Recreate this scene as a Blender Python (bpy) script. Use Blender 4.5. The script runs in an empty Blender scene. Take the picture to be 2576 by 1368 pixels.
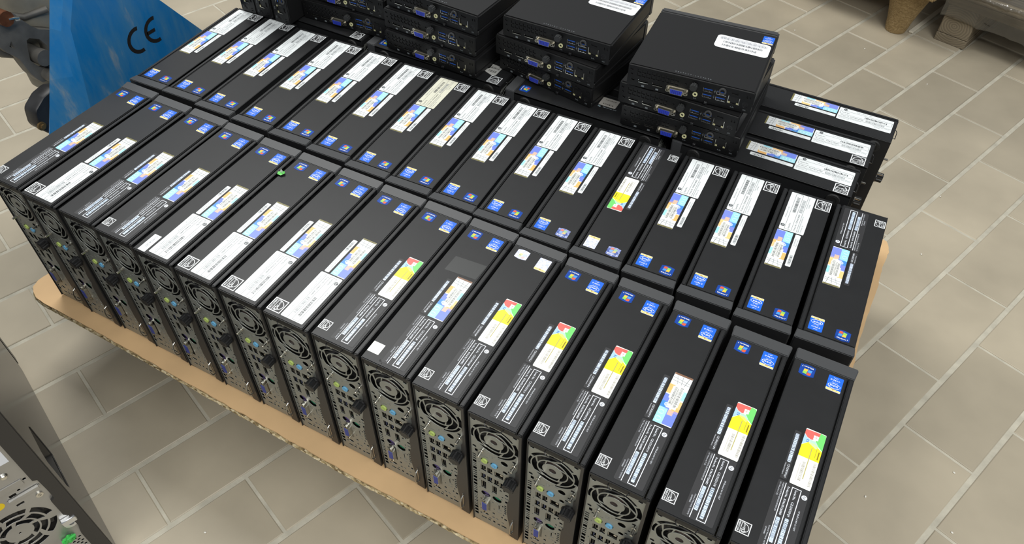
import bpy, bmesh, math, random
from mathutils import Vector, Matrix
random.seed(7)
S = bpy.context.scene
COL = S.collection
PI = math.pi

# ------------------------------------------------------------------ camera
CAM = Vector((1.02275, -0.38057, 0.95456))
R0 = Vector((0.87238246, 0.48880492, 0.00431128))      # right
R1 = Vector((0.36224876, -0.64054233, -0.67711252))    # down
R2 = Vector((-0.32821437, 0.59226284, -0.73586687))    # forward
FPX, PCX, PCY = 1980.608, 1268.98, 691.08
cd = bpy.data.cameras.new('camera')
cam = bpy.data.objects.new('camera', cd)
COL.objects.link(cam)
M = Matrix.Identity(4)
for r in range(3):
    M[r][0] = R0[r]; M[r][1] = -R1[r]; M[r][2] = -R2[r]; M[r][3] = CAM[r]
cam.matrix_world = M
cd.sensor_fit = 'HORIZONTAL'
cd.sensor_width = 36
cd.lens = FPX / 2576 * 36
cd.shift_x = (1288 - PCX) / 2576
cd.shift_y = (PCY - 684) / 2576
cd.clip_start = 0.02
S.camera = cam

# ------------------------------------------------------------------ world, lamps, exposure
w = bpy.data.worlds.new('room_light')
S.world = w
w.use_nodes = True
w.node_tree.nodes['Background'].inputs[0].default_value = (0.93, 0.97, 1.0, 1)
w.node_tree.nodes['Background'].inputs[1].default_value = 0.26

def area(name, loc, sx, sy, power, aim=(0, 0, -1), col=(1, 0.995, 0.965)):
    l = bpy.data.lights.new(name, 'AREA')
    l.shape = 'RECTANGLE'; l.size = sx; l.size_y = sy; l.energy = power; l.color = col
    o = bpy.data.objects.new(name, l)
    o.location = loc
    o.rotation_euler = Vector(aim).to_track_quat('-Z', 'Y').to_euler()
    COL.objects.link(o)
    return o
area('ceiling_lamp', (-0.9, 1.15, 2.7), 1.8, 0.9, 66)
area('ceiling_lamp', (1.4, -1.6, 2.7), 2.2, 0.6, 44)
area('ceiling_lamp', (2.35, -0.5, 2.7), 0.6, 2.0, 52)
S.view_settings.view_transform = 'Standard'
S.view_settings.look = 'None'
S.view_settings.exposure = 0.1
S.view_settings.gamma = 1.0
S.view_settings.use_curve_mapping = False

# ------------------------------------------------------------------ materials
def lin(c):
    return c / 12.92 if c <= 0.04045 else ((c + 0.055) / 1.055) ** 2.4
def hexc(h):
    return tuple(lin(int(h[i:i + 2], 16) / 255) for i in (0, 2, 4))
MATS = {}
def mat(name, col, rough=0.5, metal=0.0, bump=0.0, bscale=600, var=0.0, vscale=30, spec=0.5, coat=0.0, alpha=1.0, trans=0.0):
    if name in MATS: return MATS[name]
    m = bpy.data.materials.new(name); m.use_nodes = True
    nt = m.node_tree; N = nt.nodes; L = nt.links
    b = N['Principled BSDF']
    if isinstance(col, str): col = hexc(col)
    b.inputs['Base Color'].default_value = (*col, 1)
    b.inputs['Roughness'].default_value = rough
    b.inputs['Metallic'].default_value = metal
    b.inputs['Specular IOR Level'].default_value = spec
    b.inputs['Coat Weight'].default_value = coat
    b.inputs['Alpha'].default_value = alpha
    b.inputs['Transmission Weight'].default_value = trans
    if bump or var:
        tc = N.new('ShaderNodeTexCoord')
    if var:
        n = N.new('ShaderNodeTexNoise'); n.inputs['Scale'].default_value = vscale; n.inputs['Detail'].default_value = 6
        L.new(tc.outputs['Object'], n.inputs['Vector'])
        r = N.new('ShaderNodeValToRGB')
        r.color_ramp.elements[0].position = 0.3; r.color_ramp.elements[1].position = 0.7
        r.color_ramp.elements[0].color = (*[max(0, c * (1 - var)) for c in col], 1)
        r.color_ramp.elements[1].color = (*[min(1, c * (1 + var)) for c in col], 1)
        L.new(n.outputs['Fac'], r.inputs['Fac']); L.new(r.outputs['Color'], b.inputs['Base Color'])
    if bump:
        n2 = N.new('ShaderNodeTexNoise'); n2.inputs['Scale'].default_value = bscale; n2.inputs['Detail'].default_value = 3
        L.new(tc.outputs['Object'], n2.inputs['Vector'])
        bp = N.new('ShaderNodeBump'); bp.inputs['Strength'].default_value = bump; bp.inputs['Distance'].default_value = 0.001
        L.new(n2.outputs['Fac'], bp.inputs['Height']); L.new(bp.outputs['Normal'], b.inputs['Normal'])
    MATS[name] = m
    return m

COVER = mat('black_paint', (0.014, 0.0145, 0.0155), 0.44, spec=0.36, bump=0.05, bscale=3500, var=0.10, vscale=30)
BEZEL = mat('bezel_plastic', (0.052, 0.054, 0.057), 0.46, spec=.4, bump=0.03, bscale=3000)
BEZELD = mat('bezel_dark', (0.012, 0.012, 0.013), 0.5)
DARK = mat('dark_inside', (0.006, 0.006, 0.006), 0.7)
STEEL = mat('rear_steel', (0.32, 0.335, 0.31), 0.40, 0.55, bump=0.05, bscale=300, var=0.1, vscale=25)
FLANGE = mat('flange_paint', (0.035, 0.033, 0.031), 0.45)
CHROME = mat('bright_metal', (0.68, 0.66, 0.60), 0.25, 1.0)
KNOB = mat('knob_black', (0.012, 0.012, 0.013), 0.35)
VGAB = mat('port_blue', '2a3f96', 0.45)
USBB = mat('usb_blue', '2259bd', 0.45)
LIME = mat('jack_lime', 'b9cf72', 0.45)
CYAN = mat('jack_blue', '6fb4dd', 0.45)
PURP = mat('port_purple', '5b4a86', 0.5)
GREEN = mat('port_green', '3f8f6d', 0.5)
MINI = mat('mini_black', (0.010, 0.010, 0.0106), 0.42, spec=.38, bump=0.05, bscale=3500)
MINIR = mat('mini_rear', (0.005, 0.005, 0.0054), 0.42, spec=.35)
MINIF = mat('mini_front', (0.05, 0.051, 0.053), 0.45)
RUB = mat('rubber', (0.012, 0.012, 0.012), 0.6)
IVORY = mat('jack_ivory', 'd6d4a4', 0.45)

def ink(h, rough=0.35):
    return mat('ink_' + h, h, rough)

def holo_mat(name, cols, scale=260, rough=0.3):
    if name in MATS: return MATS[name]
    m = mat(name, cols[0], rough)
    nt = m.node_tree; N = nt.nodes; L = nt.links
    tc = N.new('ShaderNodeTexCoord'); n = N.new('ShaderNodeTexNoise'); n.inputs['Scale'].default_value = scale; n.inputs['Detail'].default_value = 4
    r = N.new('ShaderNodeValToRGB')
    while len(r.color_ramp.elements) < len(cols): r.color_ramp.elements.new(0.5)
    for i, c in enumerate(cols):
        r.color_ramp.elements[i].position = 0.3 + 0.4 * i / (len(cols) - 1)
        r.color_ramp.elements[i].color = (*hexc(c), 1)
    L.new(tc.outputs['Object'], n.inputs['Vector']); L.new(n.outputs['Fac'], r.inputs['Fac'])
    L.new(r.outputs['Color'], N['Principled BSDF'].inputs['Base Color'])
    return m
HOLO = holo_mat('holo_strip', ['f5f2d8', 'e8c27a', 'f2e6a8', 'b9b45a', 'e0905c'])
HOLOW = holo_mat('holo_glare_white', ['e2e4f6', 'c2caf2', 'f4f2f4', 'b4bcea'], 190)  # holographic sheen of the washed-out stickers, put into the colour
HOLOB = holo_mat('holo_glare_blue', ['8892c8', '3e549e', 'a8b2dc', '5668aa'], 170)  # glare over the navy sticker, painted as pale mottling
FOIL = holo_mat('foil_gold', ['8a8353', '6f6a42', 'a39c72'], 300)
FOILB = holo_mat('foil_brown', ['8d6a52', '7a5a48', 'a07c62'], 300)

# ------------------------------------------------------------------ mesh helpers
def empty(name, loc=(0, 0, 0), rz=0.0):
    o = bpy.data.objects.new(name, None); COL.objects.link(o)
    o.location = loc; o.rotation_euler = (0, 0, rz); o.empty_display_size = 0.02
    return o
def tag(o, label=None, cat=None, group=None, kind=None):
    if label: o['label'] = label
    if cat: o['category'] = cat
    if group: o['group'] = group
    if kind: o['kind'] = kind
    return o
def inst(name, me, parent=None, loc=(0, 0, 0), rot=(0, 0, 0)):
    o = bpy.data.objects.new(name, me); COL.objects.link(o)
    o.location = loc; o.rotation_euler = rot
    if parent is not None: o.parent = parent
    return o
def finish(bm, name, mats, smooth=0):
    me = bpy.data.meshes.new(name)
    bmesh.ops.recalc_face_normals(bm, faces=bm.faces)
    bm.to_mesh(me); bm.free()
    for m in (mats if isinstance(mats, (list, tuple)) else [mats]): me.materials.append(m)
    if smooth:
        try: me.shade_smooth()
        except Exception: pass
        try: me.set_sharp_from_angle(angle=math.radians(smooth))
        except Exception: pass
    return me
def box(bm, lo, hi, bev=0.0, seg=2, mi=0, edges=None):
    v = [bm.verts.new((x, y, z)) for x in (lo[0], hi[0]) for y in (lo[1], hi[1]) for z in (lo[2], hi[2])]
    fs = [bm.faces.new([v[i] for i in q]) for q in ((0, 1, 3, 2), (4, 6, 7, 5), (0, 4, 5, 1), (2, 3, 7, 6), (0, 2, 6, 4), (1, 5, 7, 3))]
    for f in fs: f.material_index = mi
    if bev:
        es = list({e for f in fs for e in f.edges})
        bmesh.ops.bevel(bm, geom=es, offset=bev, segments=seg, affect='EDGES', clamp_overlap=True)
    return fs
def cyl(bm, c, r, h, axis='z', n=16, mi=0, r2=None):
    r2 = r if r2 is None else r2
    A = {'x': ((0, 1, 0), (0, 0, 1), (1, 0, 0)), 'y': ((0, 0, 1), (1, 0, 0), (0, 1, 0)), 'z': ((1, 0, 0), (0, 1, 0), (0, 0, 1))}[axis]
    u, v, a = map(Vector, A); c = Vector(c)
    lo = [bm.verts.new(c + u * r * math.cos(2 * PI * i / n) + v * r * math.sin(2 * PI * i / n)) for i in range(n)]
    hi = [bm.verts.new(c + a * h + u * r2 * math.cos(2 * PI * i / n) + v * r2 * math.sin(2 * PI * i / n)) for i in range(n)]
    fs = [bm.faces.new(lo[::-1]), bm.faces.new(hi)]
    for i in range(n): fs.append(bm.faces.new((lo[i], lo[(i + 1) % n], hi[(i + 1) % n], hi[i])))
    for f in fs: f.material_index = mi
def ring(bm, c, r0, r1, h, axis='y', n=16, mi=0):
    A = {'x': ((0, 1, 0), (0, 0, 1), (1, 0, 0)), 'y': ((0, 0, 1), (1, 0, 0), (0, 1, 0)), 'z': ((1, 0, 0), (0, 1, 0), (0, 0, 1))}[axis]
    u, v, a = map(Vector, A); c = Vector(c)
    P = []
    for rr, hh in ((r0, 0), (r1, 0), (r1, h), (r0, h)):
        P.append([bm.verts.new(c + a * hh + u * rr * math.cos(2 * PI * i / n) + v * rr * math.sin(2 * PI * i / n)) for i in range(n)])
    for k in range(4):
        A_, B_ = P[k], P[(k + 1) % 4]
        for i in range(n):
            bm.faces.new((A_[i], A_[(i + 1) % n], B_[(i + 1) % n], B_[i])).material_index = mi
def tube(bm, pts, r, n=6, mi=0):
    pts = [Vector(p) for p in pts]; rings = []
    for i, p in enumerate(pts):
        t = (pts[min(i + 1, len(pts) - 1)] - pts[max(i - 1, 0)]).normalized()
        a = t.orthogonal().normalized() if not rings else (rings[-1][1] - t * rings[-1][1].dot(t)).normalized()
        b = t.cross(a)
        rings.append(([bm.verts.new(p + (a * math.cos(2 * PI * k / n) + b * math.sin(2 * PI * k / n)) * r) for k in range(n)], a))
    for i in range(len(rings) - 1):
        A_, B_ = rings[i][0], rings[i + 1][0]
        for k in range(n): bm.faces.new((A_[k], A_[(k + 1) % n], B_[(k + 1) % n], B_[k])).material_index = mi
    bm.faces.new(rings[0][0][::-1]).material_index = mi; bm.faces.new(rings[-1][0]).material_index = mi
def prism(bm, pts, fn, h0, h1, mi=0):
    """pts 2D polygon; fn(a,b,h)->xyz"""
    lo = [bm.verts.new(fn(a, b, h0)) for a, b in pts]; hi = [bm.verts.new(fn(a, b, h1)) for a, b in pts]
    n = len(pts)
    fs = [bm.faces.new(lo[::-1]), bm.faces.new(hi)]
    for i in range(n): fs.append(bm.faces.new((lo[i], lo[(i + 1) % n], hi[(i + 1) % n], hi[i])))
    for f in fs: f.material_index = mi
    return fs
def mesh_of(name, mats, fn, smooth=0):
    bm = bmesh.new(); fn(bm); return finish(bm, name, mats, smooth)
def plate(name, m, outline, holes, thick, fn):
    """flat sheet with real holes, from a filled 2D curve; fn(a,b,h)->xyz"""
    cu = bpy.data.curves.new(name, 'CURVE'); cu.dimensions = '2D'; cu.fill_mode = 'BOTH'; cu.extrude = thick / 2
    for P in [outline] + holes:
        sp = cu.splines.new('POLY'); sp.points.add(len(P) - 1); sp.use_cyclic_u = True
        for i, (a, b) in enumerate(P): sp.points[i].co = (a, b, 0, 1)
    o = bpy.data.objects.new('tmp', cu); COL.objects.link(o)
    me = bpy.data.meshes.new_from_object(o)
    bpy.data.objects.remove(o)
    for v in me.vertices: v.co = fn(v.co.x, v.co.y, v.co.z)
    bm = bmesh.new(); bm.from_mesh(me); bpy.data.meshes.remove(me); bpy.data.curves.remove(cu)
    bmesh.ops.remove_doubles(bm, verts=bm.verts, dist=1e-6)
    return finish(bm, name, m)
def circ(x, y, r, n=14, ry=None):
    ry = r if ry is None else ry
    return [(x + r * math.cos(2 * PI * i / n), y + ry * math.sin(2 * PI * i / n)) for i in range(n)]
def rect(x, y, w_, h_):
    return [(x - w_ / 2, y - h_ / 2), (x + w_ / 2, y - h_ / 2), (x + w_ / 2, y + h_ / 2), (x - w_ / 2, y + h_ / 2)]
def rrect(x0, y0, x1, y1, r, n=4):
    P = []
    for cx_, cy_, a0 in ((x1 - r, y1 - r, 0), (x0 + r, y1 - r, 90), (x0 + r, y0 + r, 180), (x1 - r, y0 + r, 270)):
        for i in range(n + 1):
            a = math.radians(a0 + 90 * i / n); P.append((cx_ + r * math.cos(a), cy_ + r * math.sin(a)))
    return P
def sector(cx_, cy_, r0, r1, a0, a1, n=9, swirl=0.0):
    P = []
    for i in range(n + 1):
        a = math.radians(a0 + (a1 - a0) * i / n); P.append((cx_ + r1 * math.cos(a), cy_ + r1 * math.sin(a)))
    for i in range(n + 1):
        a = math.radians(a1 + swirl + (a0 - a1) * i / n); P.append((cx_ + r0 * math.cos(a), cy_ + r0 * math.sin(a)))
    return P

# ------------------------------------------------------------------ flat print: text, bars and blocks on thin sheets
TXT = {}
def text_geo(s, shear=0.0):
    k = (s, shear)
    if k in TXT: return TXT[k]
    cu = bpy.data.curves.new('t', 'FONT'); cu.body = s; cu.size = 1; cu.resolution_u = 1; cu.shear = shear
    o = bpy.data.objects.new('tmp', cu); COL.objects.link(o)
    me = bpy.data.meshes.new_from_object(o)
    V = [(v.co.x, v.co.y) for v in me.vertices]; F = [tuple(p.vertices) for p in me.polygons]
    bpy.data.objects.remove(o); bpy.data.curves.remove(cu); bpy.data.meshes.remove(me)
    TXT[k] = (V, F, max([v[0] for v in V] or [0]))
    return TXT[k]
class Sheet:
    """a sticker: flat coloured shapes (mm) on a thin base; fn maps label coords to local x,y in mm"""
    def __init__(s, fn): s.fn = fn; s.V = []; s.F = []; s.MI = []; s.mats = []
    def mi(s, m):
        if isinstance(m, str): m = ink(m)
        if m not in s.mats: s.mats.append(m)
        return s.mats.index(m)
    def add(s, pts, faces, m, z):
        o = len(s.V)
        for a, b in pts:
            x, y = s.fn(a, b); s.V.append((x / 1000, y / 1000, z / 1000))
        i = s.mi(m)
        for f in faces: s.F.append(tuple(o + k for k in f)); s.MI.append(i)
    def poly(s, P, m, z=0.2): s.add(P, [tuple(range(len(P)))], m, z)
    def rect(s, x0, y0, x1, y1, m, z=0.2): s.poly([(x0, y0), (x1, y0), (x1, y1), (x0, y1)], m, z)
    def frame(s, x0, y0, x1, y1, t, m, z=0.2):
        s.rect(x0, y0, x1, y0 + t, m, z); s.rect(x0, y1 - t, x1, y1, m, z); s.rect(x0, y0 + t, x0 + t, y1 - t, m, z); s.rect(x1 - t, y0 + t, x1, y1 - t, m, z)
    def base(s, P, m, z=0.15):
        n = len(P); s.poly(P, m, z); o = len(s.V)
        for a, b in P:
            x, y = s.fn(a, b); s.V.append((x / 1000, y / 1000, 0))
        for i in range(n):
            j = (i + 1) % n; s.F.append((o - n + i, o - n + j, o + j, o + i)); s.MI.append(s.mi(m))
    def text(s, t, x, y, size, m, z=0.25, width=None, shear=0.0, bold=0, rot=0):
        V, F, wd = text_geo(t, shear); k = size; kx = k if width is None else width / max(wd, 1e-6)
        ca, sa = math.cos(rot), math.sin(rot)
        P = [(x + vx * kx * ca - vy * k * sa, y + vx * kx * sa + vy * k * ca) for vx, vy in V]
        s.add(P, F, m, z)
        for b in range(bold):
            s.add([(px + 0.1 * (b + 1), py) for px, py in P], F, m, z + 0.012 * (b + 1))
    def bars(s, x0, x1, y0, y1, m, z=0.22, seed=1, mod=0.32, thin=False):
        rnd = random.Random(seed); x = x0
        while x < x1 - mod:
            wd = mod * rnd.choice((.5, .7, 1, 1.4) if thin else (1, 1, 1, 2, 2, 3)); wd = min(wd, x1 - x)
            s.rect(x, y0, x + wd, y1, m, z); x += wd + mod * rnd.choice((1, 2, 3, 4) if thin else (1, 1, 2, 2))
    def arc(s, cx_, cy_, rx, ry, a0, a1, t, m, z=0.25, n=18):
        P = []
        for i in range(n + 1):
            a = math.radians(a0 + (a1 - a0) * i / n); P.append((cx_ + rx * math.cos(a), cy_ + ry * math.sin(a)))
        for i in range(n + 1):
            a = math.radians(a1 + (a0 - a1) * i / n); P.append((cx_ + (rx - t) * math.cos(a), cy_ + (ry - t) * math.sin(a)))
        for i in range(n):
            s.poly([P[i], P[i + 1], P[2 * n - i], P[2 * n + 1 - i]], m, z)
    def mesh(s, name):
        me = bpy.data.meshes.new(name); me.from_pydata(s.V, [], s.F)
        for m in s.mats: me.materials.append(m)
        me.polygons.foreach_set('material_index', s.MI); me.update()
        return me

# reading frames on the computer's top side (u across in mm, v from the rear in mm)
def fr_lbl(V0): return lambda a, b: (b, V0 - a)         # reads from bezel to rear, letters up towards +u
def fr_stk(u0, v0): return lambda a, b: (u0 - a, v0 - b)  # reads upside down seen with the bezel away

WHT = 'eef2f4'
def hp_logo(s, x, y, r, disc, letter):
    s.poly(circ(x, y, r, 20), disc, 0.22)
    s.text('hp', x - r * 0.72, y - r * 0.38, r * 1.55, letter, 0.27, shear=0.25)

def product_label(white, serial, product='K9A67EC#ABD', base='e4e9ea', seed=1):
    s = Sheet(fr_lbl(84))
    if white:
        s.base(rrect(0, -10.8, 78.5, 20.8, 1.5), base); c = '4a4d50'; g = '8d9194'; b2 = '55585c'; th = 0.35
    else:
        s.base(rrect(0, -9.0, 78.5, 21.6, 1.5), mat('label_black', (0.028, 0.028, 0.030), 0.5), 0.1); c = 'e9eef6'; b2 = 'cfe0f6'; g = 'd4d8e0'; th = 0.75
    hp_logo(s, 8.8, 17.3 if white else 18.2, 2.7, '30343a' if white else 'e8edf6', base if white else '1c1d20')
    s.text('HP EliteDesk 800 G1 USDT', 25, 16.8, 2.2, c if not white else g, width=22)
    s.frame(2.5, 5.0, 77.2, 14.2, th, c)
    s.text('Serial No.', 4.5, 8.4, 3.1, c, width=12, bold=0 if white else 1)
    if serial: s.text(serial, 18.5, 8.4, 3.2, c, width=17, bold=0 if white else 1)
    s.text('Product No.', 4.0, 1.0, 2.9, c, width=13, bold=0 if white else 1)
    s.text(product, 18.5, 1.0, 2.9, c, width=19, bold=0 if white else 1)
    if white:
        s.bars(38, 70, 7.6, 11.6, c, seed=seed, mod=0.42); s.bars(41, 68, -0.2, 3.8, g, seed=seed + 7, mod=0.28)
    else:
        for (x0, x1, y0, y1, mo) in ((38, 74, 7.4, 11.0, 0.42), (40, 68, -0.3, 3.2, 0.26)):
            s.poly(rrect(x0, y0, x1, y1, 0.6, 2), b2, 0.2); s.bars(x0 + 1, x1 - 1, y0, y1, '3a3e46', 0.24, seed + int(x0), mo, True)
    s.rect(1.2, -1.6, 77.5, -1.6 + th, c)
    s.text('8GB/500G/W7P/i5-4590S/DVDRW-SM', 2, -4.2, 2.1, g, width=33)
    s.text('OS: Windows 7 (P)', 2, -6.9, 2.0, g, width=16)
    s.text('Limited Warranty: 3y/3y/3y', 52, -4.2, 2.0, g, width=24)
    s.text('CDWMARS', 54, -6.9, 2.0, g, width=9)
    return s.mesh('product_label')
def barcode_label(white, serial, seed=1):
    s = Sheet(fr_lbl(147))
    s.base(rrect(0, -8.6, 61, -2.0, 1.2), 'e4e9ea' if white else mat('label_black', (0.028, 0.028, 0.030), 0.5), 0.15 if white else 0.1)
    if white:
        s.bars(4, 22, -7.4, -4.0, '55585c', seed=seed, mod=0.4)
        s.text(serial or 'CZC4492NHV', 38, -4.9, 2.1, '8d9194', width=15); s.text('Hewlett-Packard', 38, -7.4, 1.7, '8d9194', width=14)
    else:
        s.poly(rrect(3.5, -6.9, 40, -3.4, 0.6, 2), 'cfdcf0', 0.2); s.bars(4.2, 39, -6.9, -3.4, '3a3e46', 0.24, seed, 0.44, True)
        s.text(serial or 'CZC4492NHV', 42, -5.2, 2.8, 'e9eef6', width=17, bold=1); s.text('Hewlett-Packard', 42, -8.0, 1.8, 'd4d8e0', width=14)
    return s.mesh('barcode_label')
def energy_label(big=True, mark=True):
    s = Sheet(fr_lbl(25.2))
    a, x0, y0 = (19.6, 0, -32) if big else (13.4, 0.6, -31.2)
    dk = mat('label_black', (0.028, 0.028, 0.030), 0.5); t = a * 0.06
    x1, y1 = x0 + a, y0 + a * 0.98
    s.base(rrect(x0, y0, x1, y1, 0.5, 2), dk)
    s.frame(x0, y0, x1, y1, t, WHT)
    s.rect(x0 + t, y0 + a * 0.30, x1 - t, y0 + a * 0.335, WHT)
    s.text('ENERGY STAR', x0 + a * 0.1, y0 + a * 0.11, a * 0.17, WHT, width=a * 0.8, bold=1)
    s.arc(x0 + a * 0.5, y0 + a * 0.36, a * 0.40, a * 0.52, 8, 180, a * 0.04, WHT)
    s.text('energy', x0 + a * 0.13, y0 + a * 0.44, a * 0.26, WHT, width=a * 0.52, shear=0.3, rot=0.12)
    P = []
    for i in range(10):
        r = a * (0.20 if i % 2 == 0 else 0.085); an = PI / 2 + i * PI / 5; P.append((x0 + a * 0.73 + r * math.cos(an), y0 + a * 0.52 + r * math.sin(an)))
    s.poly(P, WHT, 0.24); s.poly([(x0 + a * .73 + (p[0] - x0 - a * .73) * .6, y0 + a * .52 + (p[1] - y0 - a * .52) * .6) for p in P], dk, 0.28)
    return s.mesh('energy_label')
def processor_sticker(washed=False):
    # reads upside down: right = -u, up = -v ; 16 x 21 mm
    s = Sheet(fr_stk(22.0, 234.4))
    s.base(rrect(0, 0, 15.8, 21.2, 1.0, 3), HOLOW if washed else ink('1f68dc'))
    s.poly([(0.2, 18.2), (15.6, 17.4), (15.6, 20.4), (15, 21), (0.8, 21), (0.2, 20.4)], HOLO, 0.18)
    c = 'f4f7ff' if not washed else 'ffffff'
    s.arc(7.9, 13.6, 6.6, 3.6, -150, 150, 0.55, c); s.arc(7.9, 13.2, 6.6, 3.6, 150, 205, 0.35, c)
    s.text('intel', 3.7, 12.2, 4.4, c, width=8.4, bold=2)
    s.text('inside', 4.9, 8.2, 2.4, 'b9d2f6' if not washed else 'ffffff', width=6.4)
    s.text('CORE i5', 3.0, 4.6, 3.0, c, width=10.2, bold=1)
    s.text('vPro', 5.6, 1.7, 2.4, c, width=5.0)
    return s.mesh('processor_sticker')
def windows_sticker(state=0):  # states after the plain one carry painted glare, panes paled to match
    # barrel-shaped dark blue sticker, 17.2 x 16.4
    s = Sheet(fr_stk(-7.8, 236.0))
    P = []
    for i in range(11): P.append((0.4 + 16.4 * i / 10, 1.6 - 1.6 * math.sin(PI * i / 10)))
    for i in range(11): P.append((16.8 - 16.4 * i / 10, 14.9 + 1.6 * math.sin(PI * i / 10)))
    s.base(P, [mat('sticker_navy', '153f92', 0.25, var=0.35, vscale=60), HOLOB, HOLOW][state])
    cols = ['e8623c', '8fcf5a', '4f9af0', 'f6c445'] if state == 0 else (['d98878', '9cc6a0', '8cb0ea', 'dcc48c'] if state == 1 else ['e6c8c4', 'cfe0c8', 'c8d6f0', 'f0e6a8'])
    def pane(x0, y0, m):
        top = []; bot = []
        for i in range(6):
            t = i / 5; wv = 0.55 * math.sin(PI * (t * 0.9 + (0 if x0 < 8.5 else 0.9)))
            top.append((x0 + 4.1 * t, y0 + 3.6 + wv)); bot.append((x0 + 4.1 * t - 0.5, y0 + wv))
        s.poly(bot + top[::-1], m, 0.22)
    pane(4.2, 10.4, cols[0]); pane(8.7, 10.2, cols[1]); pane(3.7, 6.4, cols[2]); pane(8.2, 6.2, cols[3])
    s.text('Windows 7', 2.4, 2.6, 2.9, 'ffffff', width=12.6, bold=1)
    return s.mesh('system_sticker')
def licence_blue(top=FOIL, seed=1, pale=False):
    # w across (u 1..21.5), t along from bezel end (v 155.5) to rear end (v 85.5)
    s = Sheet(lambda a, b: (1.0 + 20.5 * a, 155.6 - 70.0 * b))
    rr = [(1 + (x - 1) * 1.0, y) for x, y in rrect(0, 0, 1, 1, 0.03)]
    rr = [(0.06 if False else x, y) for x, y in rr]
    s.base(rr, 'e4e8ea')
    s.rect(0.01, 0.0, 0.99, 0.035, top, 0.2)
    g = '7b7f7c'
    for a, b in (((0, .09), (1, .13)), ((0, .15), (1, .17)), ((.18, .04), (.35, .2)), ((.5, .04), (.55, .2)), ((.82, .04), (.72, .2))):
        dx, dy = b[0] - a[0], b[1] - a[1]; s.poly([a, (a[0] + 0.02, a[1] + .006), (b[0] + 0.02, b[1] + .006), b], g, 0.2)
    org, blu, lbl, cyn = 'f3bd74', '7489e2', 'a6c4f2', 'a6e0ee'
    if pale: org, blu, lbl, cyn = 'f2d08c', '7f8fe0', 'b4cdf2', '9fdcea'
    s.rect(0.0, .24, .30, .42, org); s.rect(.0, .44, .34, .58, blu); s.rect(.28, .54, .5, .72, blu); s.rect(0, .58, .28, .70, '4a8fd8')
    s.rect(.0, .70, .46, 1.0, cyn); s.rect(.46, .70, 1.0, .985, blu); s.rect(.72, .74, .98, .84, '7d8de6')
    s.rect(.62, .62, 1.0, .74, org); s.rect(.86, .50, 1.0, .64, 'f3c98e'); s.rect(.84, .30, 1.0, .47, cyn); s.rect(.5, .70, .78, .80, 'f3c98e')
    s.arc(.2, .79, .15, .045, 0, 360, .02, 'c8eef6', 0.24); s.arc(.2, .92, .15, .045, 0, 360, .02, 'c8eef6', 0.24); s.arc(.3, .63, .13, .04, 20, 300, .035, 'c8d4fa', 0.24)
    s.text('Windows', .88, .46, 0.001, '2e6fae', 0.26) if False else None
    s.rect(.30, .22, .82, .68, 'eceee8', 0.23); s.rect(.22, .26, .32, .5, 'eceee8', 0.23)
    rnd = random.Random(seed); c = '6a6d70'
    for (w0, w1, t0, t1, md) in ((.34, .46, .27, .60, .0055), (.62, .76, .25, .64, .006)):
        t = t0
        while t < t1:
            h = md * rnd.choice((1, 1, 2)); s.rect(w0, t, w1, t + h, c, 0.26); t += h + md * rnd.choice((1, 1, 2))
    s.rect(.50, .28, .53, .62, '9a9c98', 0.26); s.rect(.56, .30, .58, .6, 'a8aaa6', 0.26)
    s.rect(.80, .26, .815, .6, 'b6b8b4', 0.26)
    return s.mesh('licence_label')
def licence_colour(seed=1):
    s = Sheet(lambda a, b: (1.0 + 20.5 * a, 155.0 - 70.2 * b))
    s.base(rrect(0, 0, 1, 1, 0.035), 'f3f5ee')
    s.poly([(.02, .02), (.72, .01), (.68, .08), (.55, .15), (.36, .17), (.15, .15), (0.0, .10), (0, .04)], 'e86a62')
    s.poly([(.72, .005), (.97, .01), (1, .04), (1, .30), (.80, .25), (.58, .17), (.68, .09)], '74d672')
    s.poly([(.0, .11), (.15, .155), (.36, .175), (.30, .22), (.0, .30)], 'a9cdf6')
    s.poly([(.36, .175), (.58, .175), (.80, .25), (.70, .30), (.30, .24)], 'b6e2c8')
    s.poly([(.0, .31), (.30, .22), (.55, .22), (1.0, .31), (1, .505), (0, .505)], 'f7ea2c')
    for i in (0, 1):
        for j in (0, 1): s.rect(.44 + i * .13, .075 + j * .042, .555 + i * .13, .112 + j * .042, 'f6f6f2', 0.24)
    s.frame(.16, .19, .28, .235, .012, '3f74b8', 0.24)
    rnd = random.Random(seed); c = 'a9a59c'
    for (w0, w1, t0, t1, md) in ((.30, .44, .58, .90, .0065), (.80, .93, .54, .94, .0055)):
        t = t0
        while t < t1:
            h = md * rnd.choice((1, 1, 2)); s.rect(w0, t, w1, t + h, c, 0.26); t += h + md * rnd.choice((1, 1, 2))
    s.rect(.20, .62, .23, .92, 'cfcdc4', 0.26); s.rect(.50, .30, .54, .86, 'b3ab66', 0.26)
    s.rect(.86, .33, .92, .47, '8a7a18', 0.26); s.rect(.74, .30, .77, .45, 'b9aa3a', 0.26)
    return s.mesh('licence_label')
def tag_white(txt):
    s = Sheet(fr_lbl(27))
    s.base(rect(10, -20, 30, 11.5), 'f1f4f6')
    s.text(txt, -3.5, -21.5, 4.6, '7a8088', width=21)
    return s.mesh('paper_tag')
def square_sticker():
    s = Sheet(fr_lbl(26)); s.base(rrect(0, -31.5, 15, -16.5, .6, 2), HOLOWHITE); return s.mesh('seal_sticker')
HOLOWHITE = holo_mat('holo_silver', ['e9ebe4', 'd6dad2', 'f2f3ee'], 200)

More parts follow.
